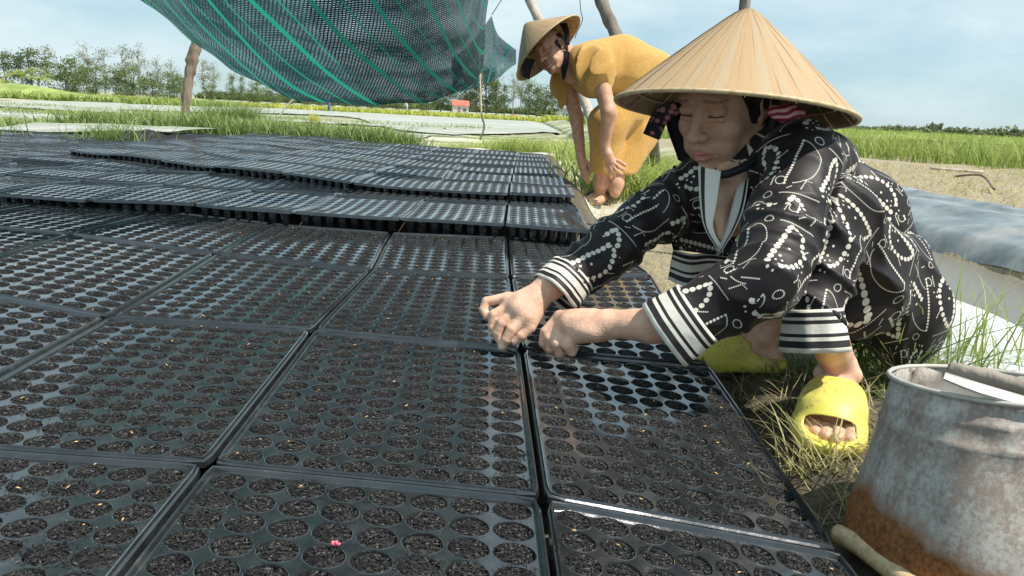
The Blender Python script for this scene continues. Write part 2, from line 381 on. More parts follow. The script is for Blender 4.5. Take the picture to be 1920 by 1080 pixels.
c = n.mix(f, (.33, .23, .13), (.55, .415, .26)); c = n.mix(n.ramp(r, [(.0, .0), (1., .75)]), c, (.46, .28, .13))
n.set(Base_Color=c, Roughness=.55, Specular_IOR_Level=.35); n.bump(f, .5, .002); M['leaf'] = n.m
M['leaf_in'] = noisy('hat_lining', (.22, .15, .08), (.36, .26, .15), 40, .8)
M['rim'] = noisy('bamboo_rim', (.42, .30, .16), (.60, .46, .27), 120, .5)
M['scarf'] = noisy('black_scarf', (.010, .010, .014), (.02, .018, .024), 40, .6)
n = NT('flowered_scarf'); v = n.coord('Object'); q = n.vor(v, 70); f = n.ramp(q, [(.22, (.45, .16, .18)), (.36, (.30, .10, .12)), (.42, (.012, .011, .015))]); n.set(Base_Color=f, Roughness=.7); M['scarf_flower'] = n.m
n = NT('rose_print'); v = n.coord('Object'); w = n.t.nodes.new('ShaderNodeTexWave'); w.wave_type = 'RINGS'; w.rings_direction = 'SPHERICAL'; w.inputs['Scale'].default_value = 26; w.inputs['Distortion'].default_value = 5; n.L(v, w.inputs[0])
n.set(Base_Color=n.ramp(w.outputs['Fac'], [(.2, (.25, .02, .05)), (.45, (.6, .12, .16)), (.75, (.85, .50, .50))]), Roughness=.7); M['rose'] = n.m
n = NT('yellow_rubber'); v = n.coord('Object'); d = n.noise(v, 16, 6, .7); c = n.ramp(d, [(.40, (.74, .66, .10)), (.58, (.66, .57, .13)), (.72, (.30, .24, .11))])
c = n.mix(n.ramp(n.noise(v, 75, 3, .7), [(.60, 0.), (.70, .7)]), c, (.12, .09, .05)); n.set(Base_Color=c, Roughness=.5, Subsurface_Weight=.05); n.bump(n.noise(v, 150, 3), .12, .001); M['yellow'] = n.m
M['slate'] = noisy('grey_rubber', (.075, .08, .075), (.12, .125, .115), 30, .65)
M['hair'] = noisy('black_hair', (.006, .005, .005), (.02, .016, .014), 90, .45)
def mat_bark(name, a, b): return noisy(name, a, b, 9, .85, .6, 22, stretch=(1, 1, .25), bdist=.02)
M['bark'] = mat_bark('bark', (.13, .095, .065), (.30, .24, .18)); M['bark_pale'] = mat_bark('pale_bark', (.34, .28, .21), (.55, .48, .40)); M['wood_grey'] = mat_bark('weathered_wood', (.16, .13, .10), (.34, .29, .24))
M['rope'] = noisy('straw_rope', (.45, .38, .22), (.65, .57, .36), 60)
M['wire'] = noisy('dark_wire', (.05, .05, .05), (.09, .08, .07), 60)
def mat_leafy(name, a, b, c, tr=.35):
    n = NT(name); r = n.attr('tint'); col = n.ramp(r, [(0., a), (.5, b), (1., c)])
    n.set(Base_Color=col, Roughness=.6, Specular_IOR_Level=.25)
    t = n.t.nodes.new('ShaderNodeBsdfTranslucent'); n.L(col, t.inputs[0]); ms = n.t.nodes.new('ShaderNodeMixShader'); ms.inputs[0].default_value = tr
    n.L(n.b.outputs[0], ms.inputs[1]); n.L(t.outputs[0], ms.inputs[2]); n.L(ms.outputs[0], n.out.inputs[0]); return n.m
M['grass'] = mat_leafy('grass_blades', (.09, .16, .035), (.20, .30, .08), (.42, .44, .20)); M['grass_dry'] = mat_leafy('dry_grass', (.20, .26, .07), (.38, .36, .16), (.55, .46, .26))
M['rice'] = mat_leafy('rice_leaves', (.15, .23, .045), (.30, .38, .09), (.48, .50, .17), .4); M['lime'] = mat_leafy('lime_leaves', (.30, .38, .05), (.5, .52, .10), (.68, .62, .18), .45)
M['tree_dark'] = mat_leafy('dark_foliage', (.06, .095, .035), (.12, .165, .06), (.20, .24, .09), .35)
M['tree_mid'] = mat_leafy('green_foliage', (.09, .135, .045), (.18, .235, .085), (.30, .34, .14), .4)
M['tree_pale'] = mat_leafy('grey_green_foliage', (.14, .165, .09), (.25, .27, .16), (.38, .39, .25), .4)
M['banana'] = mat_leafy('frond_leaves', (.14, .20, .045), (.28, .34, .08), (.46, .46, .16), .4)
n = NT('white_film'); v = n.wpos(); f = n.noise(v, 2.2, 5, .65); n.set(Base_Color=n.ramp(f, [(.3, (.50, .50, .47)), (.6, (.74, .74, .71))]), Roughness=.42); n.bump(n.noise(v, 7, 4), .35, .03); M['white_film'] = n.m
n = NT('field_film'); v = n.wpos((.12, 1.2, 1)); f = n.noise(v, 1.6, 6, .7); n.set(Base_Color=n.ramp(f, [(.38, (.20, .25, .10)), (.50, (.38, .37, .32)), (.64, (.52, .51, .50))]), Roughness=.5); M['field_film'] = n.m
n = NT('black_film'); v = n.wpos(); f = n.noise(v, 3.5, 6, .65); n.set(Base_Color=n.ramp(f, [(.35, (.10, .12, .125)), (.5, (.185, .21, .215)), (.72, (.36, .35, .32))]), Roughness=n.ramp(n.noise(v, 5, 4), [(.3, .3), (.7, .5)]), Specular_IOR_Level=.6); rg = n.t.nodes.new('ShaderNodeTexNoise'); rg.noise_type = 'RIDGED_MULTIFRACTAL'; rg.inputs['Scale'].default_value = 3.6; rg.inputs['Detail'].default_value = 4; n.L(n.wpos((1, .5, 1)), rg.inputs['Vector']); n.bump(rg.outputs[0], .5, .03); M['black_film'] = n.m
n = NT('muddy_water'); v = n.wpos(); n.set(Base_Color=(.17, .155, .125, 1), Roughness=.30, Specular_IOR_Level=.28); n.bump(n.noise(v, 9, 3), .05, .01); M['water'] = n.m
n = NT('pale_dirt'); v = n.wpos((1, 1.6, 1)); f = n.noise(v, 3, 7, .7); n.set(Base_Color=n.ramp(f, [(.3, (.30, .26, .19)), (.5, (.50, .46, .39)), (.7, (.62, .59, .53))]), Roughness=.9); n.bump(n.noise(v, 16, 5), .5, .03); M['path'] = n.m
# ============================================================ ground sheet
def sm(a, b, x): t = np.clip((x-a)/(b-a), 0, 1); return t*t*(3-2*t)
XB = lambda y: .02+.0*y
def terr(x, y):
    x = np.asarray(x, float); y = np.asarray(y, float)
    z = -.35*sm(8.5, 15, y)*(1-.85*sm(1.5, 4, x)*(1-sm(60, 90, y)))
    # pads under the trays
    inx = sm(-5.0, -4.8, x)*(1-sm(.30, .44, x))
    z = z+.03*(1-sm(.10, .36, x))*sm(-4.2, -4., x)*(1-sm(2.62, 2.70, y))
    z = z-.03*sm(.18, .32, x)*(1-sm(.42, .50, x))*(1-sm(1.9, 2.2, y))
    z = z+inx*(.080*sm(2.66, 2.74, y)+.035*sm(4.2, 4.8, y+.675*x+.4))*(1-sm(7.4, 8.4, y+.45*x))
    # ditch and bank on the right
    z = z-.14*sm(1.25, 1.75, x)*(1-sm(2.05, 2.22, x))+.055*sm(2.15, 2.5, x)*(1-sm(3.4, 4.4, x))
    P = np.stack([x, y, x*0], -1)
    rough = sm(.5, .8, x)*.6+sm(3.2, 3.6, x)*1.2+sm(7.5, 9, y)+.25
    z = z+rough*.012*wav(P, 7, 3)+rough*.006*wav(P, 19, 5)
    return z
xs = np.concatenate([-np.geomspace(700, 3.0, 60), np.arange(-2.95, 0.4, .05), np.arange(.4, 1.6, .02), np.arange(1.6, 4, .05), np.geomspace(4, 900, 70)])
ys = np.concatenate([np.arange(-1.2, .6, .15), np.arange(.6, 2.6, .025), np.arange(2.6, 9, .08), np.geomspace(9, 1500, 110)])
GX, GY = np.meshgrid(xs, ys, indexing='ij'); GZ = terr(GX, GY); nx, ny = GX.shape
I = np.arange(nx*ny).reshape(nx, ny)
Fq = np.stack([I[:-1, :-1], I[1:, :-1], I[1:, 1:], I[:-1, 1:]], -1).reshape(-1, 4)
ground = mesh('ground', np.stack([GX, GY, GZ], -1).reshape(-1, 3), Fq, M['ground'], smooth=True); tag(ground, kind='structure')
zx = (sm(.30, .5, GX)*sm(1.45, 1.8, GY)+sm(3.1, 3.4, GX)); zy = sm(8.5, 13, GY)*(1-sm(2.5, 3.5, GX))+sm(16, 26, GY)*sm(2.5, 3.5, GX)
at = ground.data.attributes.new('zone', 'FLOAT_VECTOR', 'POINT'); at.data.foreach_set('vector', np.stack([np.clip(zx, 0, 1), np.clip(zy, 0, 1), zx*0], -1).reshape(-1).astype(np.float32))
def T(x, y): return float(terr(x, y))
def HIT(px, py, dz=0.0):
    v = FW+RT*(px-960)/F_PX-UP*(py-540)/F_PX; t = .3
    for _ in range(900):
        p = CAMP+v*t
        if p[2] < T(p[0], p[1])+dz: break
        t *= 1.012
    return p
def strip(name, x0, x1, y0, y1, dz, mat, nx=40, ny=10, bumpz=0.0, skew=0.0, fr=6, edge=.0, seed=1):
    X, Y = np.meshgrid(np.linspace(x0, x1, nx), np.linspace(y0, y1, ny), indexing='ij')
    ef = 9.0/(x1-x0)*2
    if edge:
        e = np.random.default_rng(seed); off0 = edge*wav(np.stack([X[:, 0], X[:, 0]*0+seed, X[:, 0]*0], -1), ef, seed); off1 = edge*wav(np.stack([X[:, 0], X[:, 0]*0-seed, X[:, 0]*0], -1), ef, seed+9)
        t = (Y-y0)/(y1-y0); Y = Y+off0[:, None]*(1-t)+off1[:, None]*t
    Y = Y+skew*X; Z = terr(X, Y)+dz+bumpz*wav(np.stack([X, Y, X*0], -1), fr, seed+3)
    I = np.arange(nx*ny).reshape(nx, ny); q = np.stack([I[:-1, :-1], I[1:, :-1], I[1:, 1:], I[:-1, 1:]], -1).reshape(-1, 4)
    c = ((x0+x1)/2, (y0+y1)/2, T((x0+x1)/2, (y0+y1)/2))
    return mesh(name, np.stack([X, Y, Z], -1).reshape(-1, 3), q, mat, smooth=True, loc=c)
# ditch with muddy water, film-lined banks
wtr = mesh('water', [(1.2, .3, -.085), (2.3, .3, -.085), (2.3, 16, -.085), (1.2, 16, -.085)], [(0, 1, 2, 3)], M['water']); tag(wtr, kind='structure')
def bankfilm(name, x0, x1, y0, y1, mat, seed, amp, nx=60, ny=120, lift=.012):
    X, Y = np.meshgrid(np.linspace(x0, x1, nx), np.linspace(y0, y1, ny), indexing='ij'); t = (X-x0)/(x1-x0)
    P = np.stack([X, Y, X*0], -1)
    X = X+.06*wav(np.stack([X*0, Y, X*0+seed], -1), 3, seed)*(1-t)+.09*wav(np.stack([X*0, Y, X*0-seed], -1), 2.5, seed+4)*t
    Z = terr(X, Y)+lift+amp*wav(P*np.array([1, .6, 1]), 14, seed)+amp*.6*np.abs(wav(P*np.array([1, .35, 1]), 34, seed+1))
    ed = np.minimum(np.minimum(t, 1-t)*12, 1); Z = Z-(1-ed)*.02
    I = np.arange(nx*ny).reshape(nx, ny); q = np.stack([I[:-1, :-1], I[1:, :-1], I[1:, 1:], I[:-1, 1:]], -1).reshape(-1, 4)
    return mesh(name, np.stack([X, Y, Z], -1).reshape(-1, 3), q, mat, smooth=True, loc=((x0+x1)/2, (y0+y1)/2, 0))
tag(bankfilm('white_ground_film', .96, 1.80, 1.25, 7, M['white_film'], 3, .006), 'white plastic film on the near bank of the muddy ditch', 'plastic film')
tag(bankfilm('black_ground_film', 2.15, 3.05, 1.6, 9, M['black_film'], 8, .014, 70, 150, .02), 'wrinkled glossy black plastic film covering the far bank of the ditch', 'plastic film')
dp = strip('dirt_path', -1.9, .75, 9.0, 13.2, .035, M['path'], 60, 50, .006, -.25, 3, .35, 4); tag(dp, kind='structure')
side = strip('bare_soil', .36, 1.0, 3.1, 9, .006, M['path'], 24, 60, .004, 0, 6, .0, 6); tag(side, kind='structure')
# film-covered beds in the field on the left, named by pixel rows of the photograph at x=200
fl = [('white film bed nearest the seedling trays, at the left edge of the field', 247, 262, .05, M['field_film'], -9, -3.0, .0),
      ('broad white film bed behind the nearest strip of weeds', 223, 242, .05, M['field_film'], -22, -2.6, .0),
      ('thin white film bed between two green weed rows', 209, 214, .06, M['field_film'], -34, -3.0, .0),
      ('wide grey film beds farthest back, before the grass bank', 176, 200, .06, M['field_film'], -70, 2.0, .0)]
for lb, ya, yb, dz, m, x0, x1, sk in fl:
    a = HIT(200, ya)[1]; b = HIT(200, yb)[1]
    o = strip('mulch_film', x0, x1, b, a, dz, m, 140, 12, .02, -.02, 2, .18*(a-b)*.4, int(ya)); tag(o, lb, 'mulch film', 'film-covered beds in the field')
print('ground done')
# ============================================================ seedling trays: 8 x 13 round cells
TW, TL, NC, NR = .366, .58, 8, 13
PX, PY = .0435, .0427
def tray_template(seg, wall, pots, fine):
    V = []; Fc = []
    def v(x, y, z): V.append((x, y, z)); return len(V)-1
    x0, y0 = -NC*PX/2, -NR*PY/2; R = .0200
    grid = {}
    def gp(i, j):   # i, j in half-cells
        if (i, j) not in grid: grid[(i, j)] = v(x0+i*PX/2, y0+j*PY/2, 0)
        return grid[(i, j)]
    for c in range(NC):
        for r in range(NR):
            cx, cy = x0+(c+.5)*PX, y0+(r+.5)*PY
            Ro = R+.0009 if fine else R; ring = [v(cx+Ro*math.cos(2*pi*k/seg), cy+Ro*math.sin(2*pi*k/seg), 0) for k in range(seg)]
            o = [gp(2*c+2, 2*r+1), gp(2*c+2, 2*r+2), gp(2*c+1, 2*r+2), gp(2*c, 2*r+2), gp(2*c, 2*r+1), gp(2*c, 2*r), gp(2*c+1, 2*r), gp(2*c+2, 2*r)]
            q = seg//8
            for k in range(8):
                a, b = o[k], o[(k+1) % 8]
                rr = [ring[(k*q+j) % seg] for j in range(q+1)]
                h = q//2
                for j in range(q):
                    Fc.append((a if j < max(h, 1) else b, rr[j+1], rr[j])[::-1])
                Fc.append((a, b, rr[max(h, 1)]) if q > 1 else (a, b, rr[1]))
            prev = ring
            depth = [(.0005, R), (-.0012, R-.0006), (-wall, R-.0012)] if fine else [(-wall, R-.001)]
            if r in pots: depth = depth+[(-.03, R-.004), (-.046, R-.007)]
            for dz, rad in depth:
                nr_ = [v(cx+rad*math.cos(2*pi*k/seg), cy+rad*math.sin(2*pi*k/seg), dz) for k in range(seg)]
                for k in range(seg): Fc.append((prev[k], nr_[k], nr_[(k+1) % seg], prev[(k+1) % seg])[::-1])
                prev = nr_
            if r in pots: Fc.append(tuple(prev))
    # rim: swept profile round the cell field
    per = [(2*c_, 0) for c_ in range(NC+1)]; 
    loop = [gp(i, 0) for i in range(0, 2*NC+1)]+[gp(2*NC, j) for j in range(1, 2*NR+1)]+[gp(i, 2*NR) for i in range(2*NC-1, -1, -1)]+[gp(0, j) for j in range(2*NR-1, 0, -1)]
    P = np.array([V[i] for i in loop])[:, :2]; n = len(P)
    hw, hl = NC*PX/2, NR*PY/2
    def offset(m, rad):
        out = []
        for x, y in P:
            ux, uy = x/hw*(hw+m), y/hl*(hl+m); ax, ay = hw+m-rad, hl+m-rad
            ex, ey = abs(ux)-ax, abs(uy)-ay
            if ex > 0 and ey > 0:
                L = math.hypot(ex, ey)
                if L > 0: ex, ey = ex/L*rad, ey/L*rad
                # push to the rounded corner
                ux, uy = math.copysign(ax+ex, ux), math.copysign(ay+ey, uy)
            out.append((ux, uy))
        return out
    prof = [(.0010, .0005, .004), (.0028, .0052, .006), (.0050, .0062, .008), (.0062, .0030, .010), (.0085, .0010, .012), (.0100, -.0060, .014)] if fine else [(.002, .004, .006), (.0055, .005, .008), (.0100, -.006, .014)]
    prev = loop
    for m, z, rad in prof:
        cur = [v(x, y, z) for x, y in offset(m, rad)]
        for k in range(n): Fc.append((prev[k], cur[k], cur[(k+1) % n], prev[(k+1) % n])[::-1])
        prev = cur
    return np.array(V), [tuple(f)[::-1] for f in Fc]
def tmesh(name, tpl, mat, smooth=False):
    me = bpy.data.meshes.new(name); me.from_pydata(tpl[0].tolist(), [], tpl[1]); me.update(); me.materials.append(mat)
    return me
TPL_NEAR = tray_template(16, .006, (), True); TPL_NEAR_P = tray_template(16, .006, (0,), True)
TPL_FAR = tray_template(8, .004, (), False); TPL_FAR_P = tray_template(8, .004, (0,), False)
base_me = {k: tmesh('tray_shell', t, M['plastic']) for k, t in (('n', TPL_NEAR), ('np', TPL_NEAR_P), ('f', TPL_FAR), ('fp', TPL_FAR_P))}
TP = {'n': TPL_NEAR, 'np': TPL_NEAR_P, 'f': TPL_FAR, 'fp': TPL_FAR_P}
def soil_template():
    V = []; Fc = []; x0, y0 = -NC*PX/2, -NR*PY/2
    for c in range(NC):
        for r in range(NR):
            cx, cy = x0+(c+.5)*PX, y0+(r+.5)*PY; b = len(V); rise = RNG.random()*.003
            V.append((cx, cy, .0005+rise)); V += [(cx+.0193*math.cos(2*pi*k/8), cy+.0193*math.sin(2*pi*k/8), -.003+.002*RNG.random()) for k in range(8)]
            Fc += [(b, b+1+k, b+1+(k+1) % 8) for k in range(8)]
    return np.array(V), Fc
TPL_SOIL = soil_template(); soil_me = tmesh('soil_fill', TPL_SOIL, M['soil'])
def mapper(c4, wave):
    """c4: near-left, near-right, far-right, far-left corners of the tray in the place"""
    c4 = [np.array(c, float) for c in c4]; ctr = sum(c4)/4
    def f(V):
        V = np.asarray(V, float); u = V[:, 0]/(NC*PX+.02)+.5; t = V[:, 1]/(NR*PY+.02)+.5
        P = ((1-u)*(1-t))[:, None]*c4[0]+(u*(1-t))[:, None]*c4[1]+(u*t)[:, None]*c4[2]+((1-u)*t)[:, None]*c4[3]
        P[:, 2] += V[:, 2]; P[:, 2] += wave(P[:, 0], P[:, 1]); return P-ctr
    return f, ctr
def put(me, V, name, parent):
    m2 = me.copy(); m2.vertices.foreach_set('co', V.astype(np.float32).ravel()); m2.update()
    o = bpy.data.objects.new(name, m2); COL.objects.link(o); o.parent = parent; return o
# soil plugs made of charred rice husks
def plug_mesh(seed, spill, nfl=175):
    r = np.random.default_rng(seed); V = []; Fc = []; tint = []
    R = .0194; V.append((0, 0, .001)); tint.append(.3)
    for j, rr in enumerate((.5, 1.)):
        for k in range(12): V.append((R*rr*math.cos(2*pi*k/12), R*rr*math.sin(2*pi*k/12), (.0012 if j == 0 else -.0035)+r.normal()*.0007)); tint.append(.15+.3*r.random())
    for k in range(12):
        k2 = (k+1) % 12; Fc.append((0, 1+k, 1+k2)); Fc.append((1+k, 13+k, 13+k2)); Fc.append((1+k, 13+k2, 1+k2))
    for i in range(nfl):
        out = i < spill; rad = (R*(1+.35*r.random())) if out else R*.97*math.sqrt(r.random()); a = r.random()*2*pi
        c = np.array([rad*math.cos(a), rad*math.sin(a), .0012 if out else .0030-.0042*(rad/R)**2+r.random()*.0013])
        th = r.random()*2*pi; d = np.array([math.cos(th), math.sin(th), r.normal()*.35]); d /= np.linalg.norm(d); s = np.array([-math.sin(th), math.cos(th), r.normal()*.3])
        L = .0016+.0019*r.random(); w = .0006+.0005*r.random(); up = np.cross(d, s); b = len(V)
        V += [tuple(c-d*L), tuple(c+s*w-d*L*.1), tuple(c+d*L), tuple(c-s*w), tuple(c+up*w*.9)]
        t = float(np.clip(r.normal()*.22+.5, 0, 1)) if r.random() > .03 else 1.0
        tint += [t]*5; Fc += [(b, b+1, b+4), (b+1, b+2, b+4), (b+2, b+3, b+4), (b+3, b, b+4)]
    me = bpy.data.meshes.new('soil_plug'); me.from_pydata(V, [], Fc); me.update(); me.materials.append(M['husk'])
    me.attributes.new('tint', 'FLOAT', 'POINT').data.foreach_set('value', np.array(tint, np.float32)); return me
PLUG = [plug_mesh(s, 0) for s in range(6)]; PLUG_SP = [plug_mesh(40+s, 24+8*s, 210) for s in range(5)]
grains = []
def make_tray(c4, wave, kind, label, group, plugs=True, spill=.1):
    f, ctr = mapper(c4, wave); e = empty('seedling_tray', ctr); tag(e, label, 'seedling tray', group)
    put(base_me[kind], f(TP[kind][0]), 'shell', e)
    if plugs:
        x0, y0 = -NC*PX/2, -NR*PY/2; cc = np.array([(x0+(c+.5)*PX, y0+(r+.5)*PY, 0) for c in range(NC) for r in range(NR)])
        P0 = f(cc); PU = (f(cc+np.array([.01, 0, 0]))-P0)/.01; PV = (f(cc+np.array([0, .01, 0]))-P0)/.01
        sp = .5+.5*wav(np.stack([P0[:, 0]+ctr[0], P0[:, 1]+ctr[1], P0[:, 0]*0], -1), 5, 21)
        for i in range(len(cc)):
            lib = PLUG_SP if RNG.random() < spill*2*sp[i] else PLUG
            o = bpy.data.objects.new('soil_plug', lib[RNG.integers(len(lib))]); COL.objects.link(o); o.parent = e
            a = RNG.random()*6.28; ca, sa = math.cos(a), math.sin(a); w = np.cross(PU[i], PV[i]); w /= np.linalg.norm(w)
            # turn the plug inside its hole, then follow the tray's own stretch
            A = PU[i]*ca+PV[i]*sa; B = -PU[i]*sa+PV[i]*ca; h = P0[i]+w*(-.0004-.0026*RNG.random()**1.6)
            o.matrix_basis = Matrix(((A[0], B[0], w[0], h[0]), (A[1], B[1], w[1], h[1]), (A[2], B[2], w[2], h[2]), (0, 0, 0, 1)))
            if RNG.random() < .16: grains.append((P0[i]+ctr+np.array([RNG.normal()*.009, RNG.normal()*.009, .005])))
    else: 
        o = put(soil_me, f(TPL_SOIL[0]), 'soil_fill', e); o['kind'] = 'stuff'
    return e
zt = .08
J = {}
def pj(c, r, x, y, z=zt): J[(c, r)] = G(x, y, z)
pj('A', 1, 390, 872); pj('A', 2, 586, 621); pj('A', 3, 697, 507); pj('A', 4, 734, 438)
pj('B', 1, 1018, 938); pj('B', 2, 978, 656); pj('B', 3, 957, 520); pj('B', 4, 952, 445)
pj('C', 1, 1580, 1040, .02); pj('C', 2, 1333, 690, .03); pj('C', 3, 1222, 516, .055); pj('C', 4, 1135, 456, .07)
pj('Z', 2, 203, 597); pj('Z', 3, 405, 478); pj('Z', 4, 510, 420); pj('Y', 3, 130, 440); pj('Y', 4, 303, 397); pj('X', 4, 95, 380)
J[('Z', 1)] = J[('Z', 2)]-(J[('A', 2)]-J[('A', 1)]); J[('Y', 2)] = J[('Y', 3)]-(J[('Z', 3)]-J[('Z', 2)]); J[('Y', 1)] = J[('Y', 2)]-(J[('Z', 2)]-J[('Z', 1)])
J[('X', 3)] = J[('X', 4)]-(J[('Y', 4)]-J[('Y', 3)]); J[('X', 2)] = J[('X', 3)]-(J[('Y', 3)]-J[('Y', 2)])
J[('V', 4)] = J[('X', 4)]*2-J[('Y', 4)]; J[('V', 3)] = J[('X', 3)]*2-J[('Y', 3)]; J[('V', 4)][2] = J[('V', 3)][2] = zt
for c in 'ABCZ': J[(c, 0)] = J[(c, 1)]*2-J[(c, 2)]; J[(c, 0)][2] = zt if c != 'C' else .02
for k in J: pass
near_wave = lambda x, y: .0022*wav(np.stack([x, y, x*0], -1), 9, 77)
def shrink(c4, g=.0035):
    c4 = [np.array(c) for c in c4]; ctr = sum(c4)/4; return [c+nrm(ctr-c)*g for c in c4]
colpos = {'VX': 'leftmost', 'XY': 'far left', 'YZ': 'left', 'ZA': 'left of centre', 'AB': 'middle', 'BC': 'right'}
rows = {0: 'front row at the bottom edge', 1: 'second row from the bottom', 2: 'third row, level with the hands', 3: 'fourth row, against the raised trays'}
G_NEAR = 'black seedling trays laid flat in front'
for cols, rr in (('ZA', (0, 1, 2, 3)), ('AB', (0, 1, 2, 3)), ('BC', (0, 1, 2, 3)), ('YZ', (1, 2, 3)), ('XY', (2, 3)), ('VX', (3,))):
    a, b = cols
    for r in rr:
        c4 = shrink([J[(a, r)], J[(b, r)], J[(b, r+1)], J[(a, r+1)]])
        wh = {0: 'front row', 1: 'second row', 2: 'third row', 3: 'fourth row'}[r]
        lb = 'black husk-filled tray, %s in the %s' % (colpos[cols], rows[r])
        sp = {'ZA': .28, 'AB': .10, 'BC': .05, 'YZ': .14}.get(cols, .08)*(1.8 if r == 2 and cols in ('ZA',) else 1)
        make_tray(c4, near_wave, 'n', lb, G_NEAR, True, sp)
# raised trays behind: a lower tier, then an upper tier with a second step
def far_wave(x, y):
    x = np.asarray(x); P = np.stack([x, y, x*0], -1)
    return .004*np.sin(2*pi*y/.58+.6*np.sin(x*2.1))+.0055*wav(P*np.array([.8, .6, 1]), 3.1, 31)+.004*wav(P, 9, 33)
G_MID = 'black seedling trays of the raised lower tier'; G_UP = 'black seedling trays of the upper tier'
zq = .119
F1 = [G(165, 372, zq), G(365, 386, zq), G(548, 405, zq), G(750, 415, zq), G(946, 427, zq), G(1112, 440, zq)]
stepx = (F1[4]-F1[0])/4; 
F1 = [F1[0]-stepx*i for i in (8, 7, 6, 5, 4, 3, 2, 1)]+F1
dirs = nrm(np.array([-.0, 1., 0])); LT = .585
def step_y(x): return 3.38-.55*(x+.587) if x < -.587 else 3.38-.10*(x+.587)
TW_ = 0
ordn = ['first', 'second', 'third', 'fourth', 'fifth', 'sixth', 'seventh', 'eighth', 'ninth', 'tenth', 'eleventh', 'twelfth', 'thirteenth', 'fourteenth']
cnt = 0
def insight(c4):
    mid = sum(c4)/4-CAMP; return 960+F_PX*(mid@RT)/(mid@FW) > -130
for i in range(len(F1)-1):
    jig = RNG.normal()*.005; last = i == len(F1)-2
    for tier in (0, 1):
        a, b = F1[i].copy(), F1[i+1].copy(); z = (zq, .150)[tier]
        if tier:
            if (a[0]+b[0])/2 < -2.75: continue
            a[1] = step_y(a[0]); b[1] = step_y(b[0])
        for r in range(14):
            ca = a+np.array([.006*r, LT*r, 0]); cb = b+np.array([-.008*r if last else .006*r, LT*r, 0]); mid = (ca+cb)/2
            if mid[1] > 6.6-.45*mid[0]-(.3 if tier else 0): continue
            if not tier and mid[0] > -2.75 and mid[1]+LT*.5 > step_y(mid[0])+.35: continue
            dy = np.array([0, RNG.normal()*.003+jig, 0]); tl = RNG.normal()*.002
            c4 = [ca+dy+[.002, .001, 0], cb+dy+[-.002, .001, 0], cb+dy+[-.002, LT-.002, 0], ca+dy+[.002, LT-.002, 0]]
            for k, c in enumerate(c4): c[2] = z+tl+(.002 if k in (0, 1) else -.001)
            if not insight(c4): continue
            lb = 'black tray in the %s row of the %s, %s from the right edge' % (ordn[r], ('raised lower tier', 'upper tier')[tier], ordn[len(F1)-2-i])
            make_tray(c4, far_wave, 'fp' if r == 0 else 'f', lb, G_UP if tier else G_MID, False); cnt += 1
print('far trays', cnt)
# yellow unburnt husks and a pink scrap
gb = MB()
for p in grains:
    th = RNG.random()*6.28; d = np.array([math.cos(th), math.sin(th), RNG.normal()*.3])*.0028; s = np.array([-math.sin(th), math.cos(th), .2])*.0009; u = np.array([0, 0, .0009])
    gb.add([p-d, p+s, p+d, p-s, p+u], [(0, 1, 4), (1, 2, 4), (2, 3, 4), (3, 0, 4), (3, 2, 1, 0)])
o = gb.build('yellow_husks', M['grain'], smooth=False); tag(o, 'unburnt yellow rice husks scattered over the tray cells', 'rice husks', kind='stuff')
p = G(627, 1021, zt+.006); b = MB()
for k in range(5): b.box(p+RNG.normal(size=3)*.0018, (.004, .003, .0015), Matrix.Rotation(k, 3, 'X')@Matrix.Rotation(k*2, 3, 'Z'))
tag(b.build('petal_scrap', M['pink']), 'tiny pink scrap lying on a soil cell of the front middle tray', 'scrap')
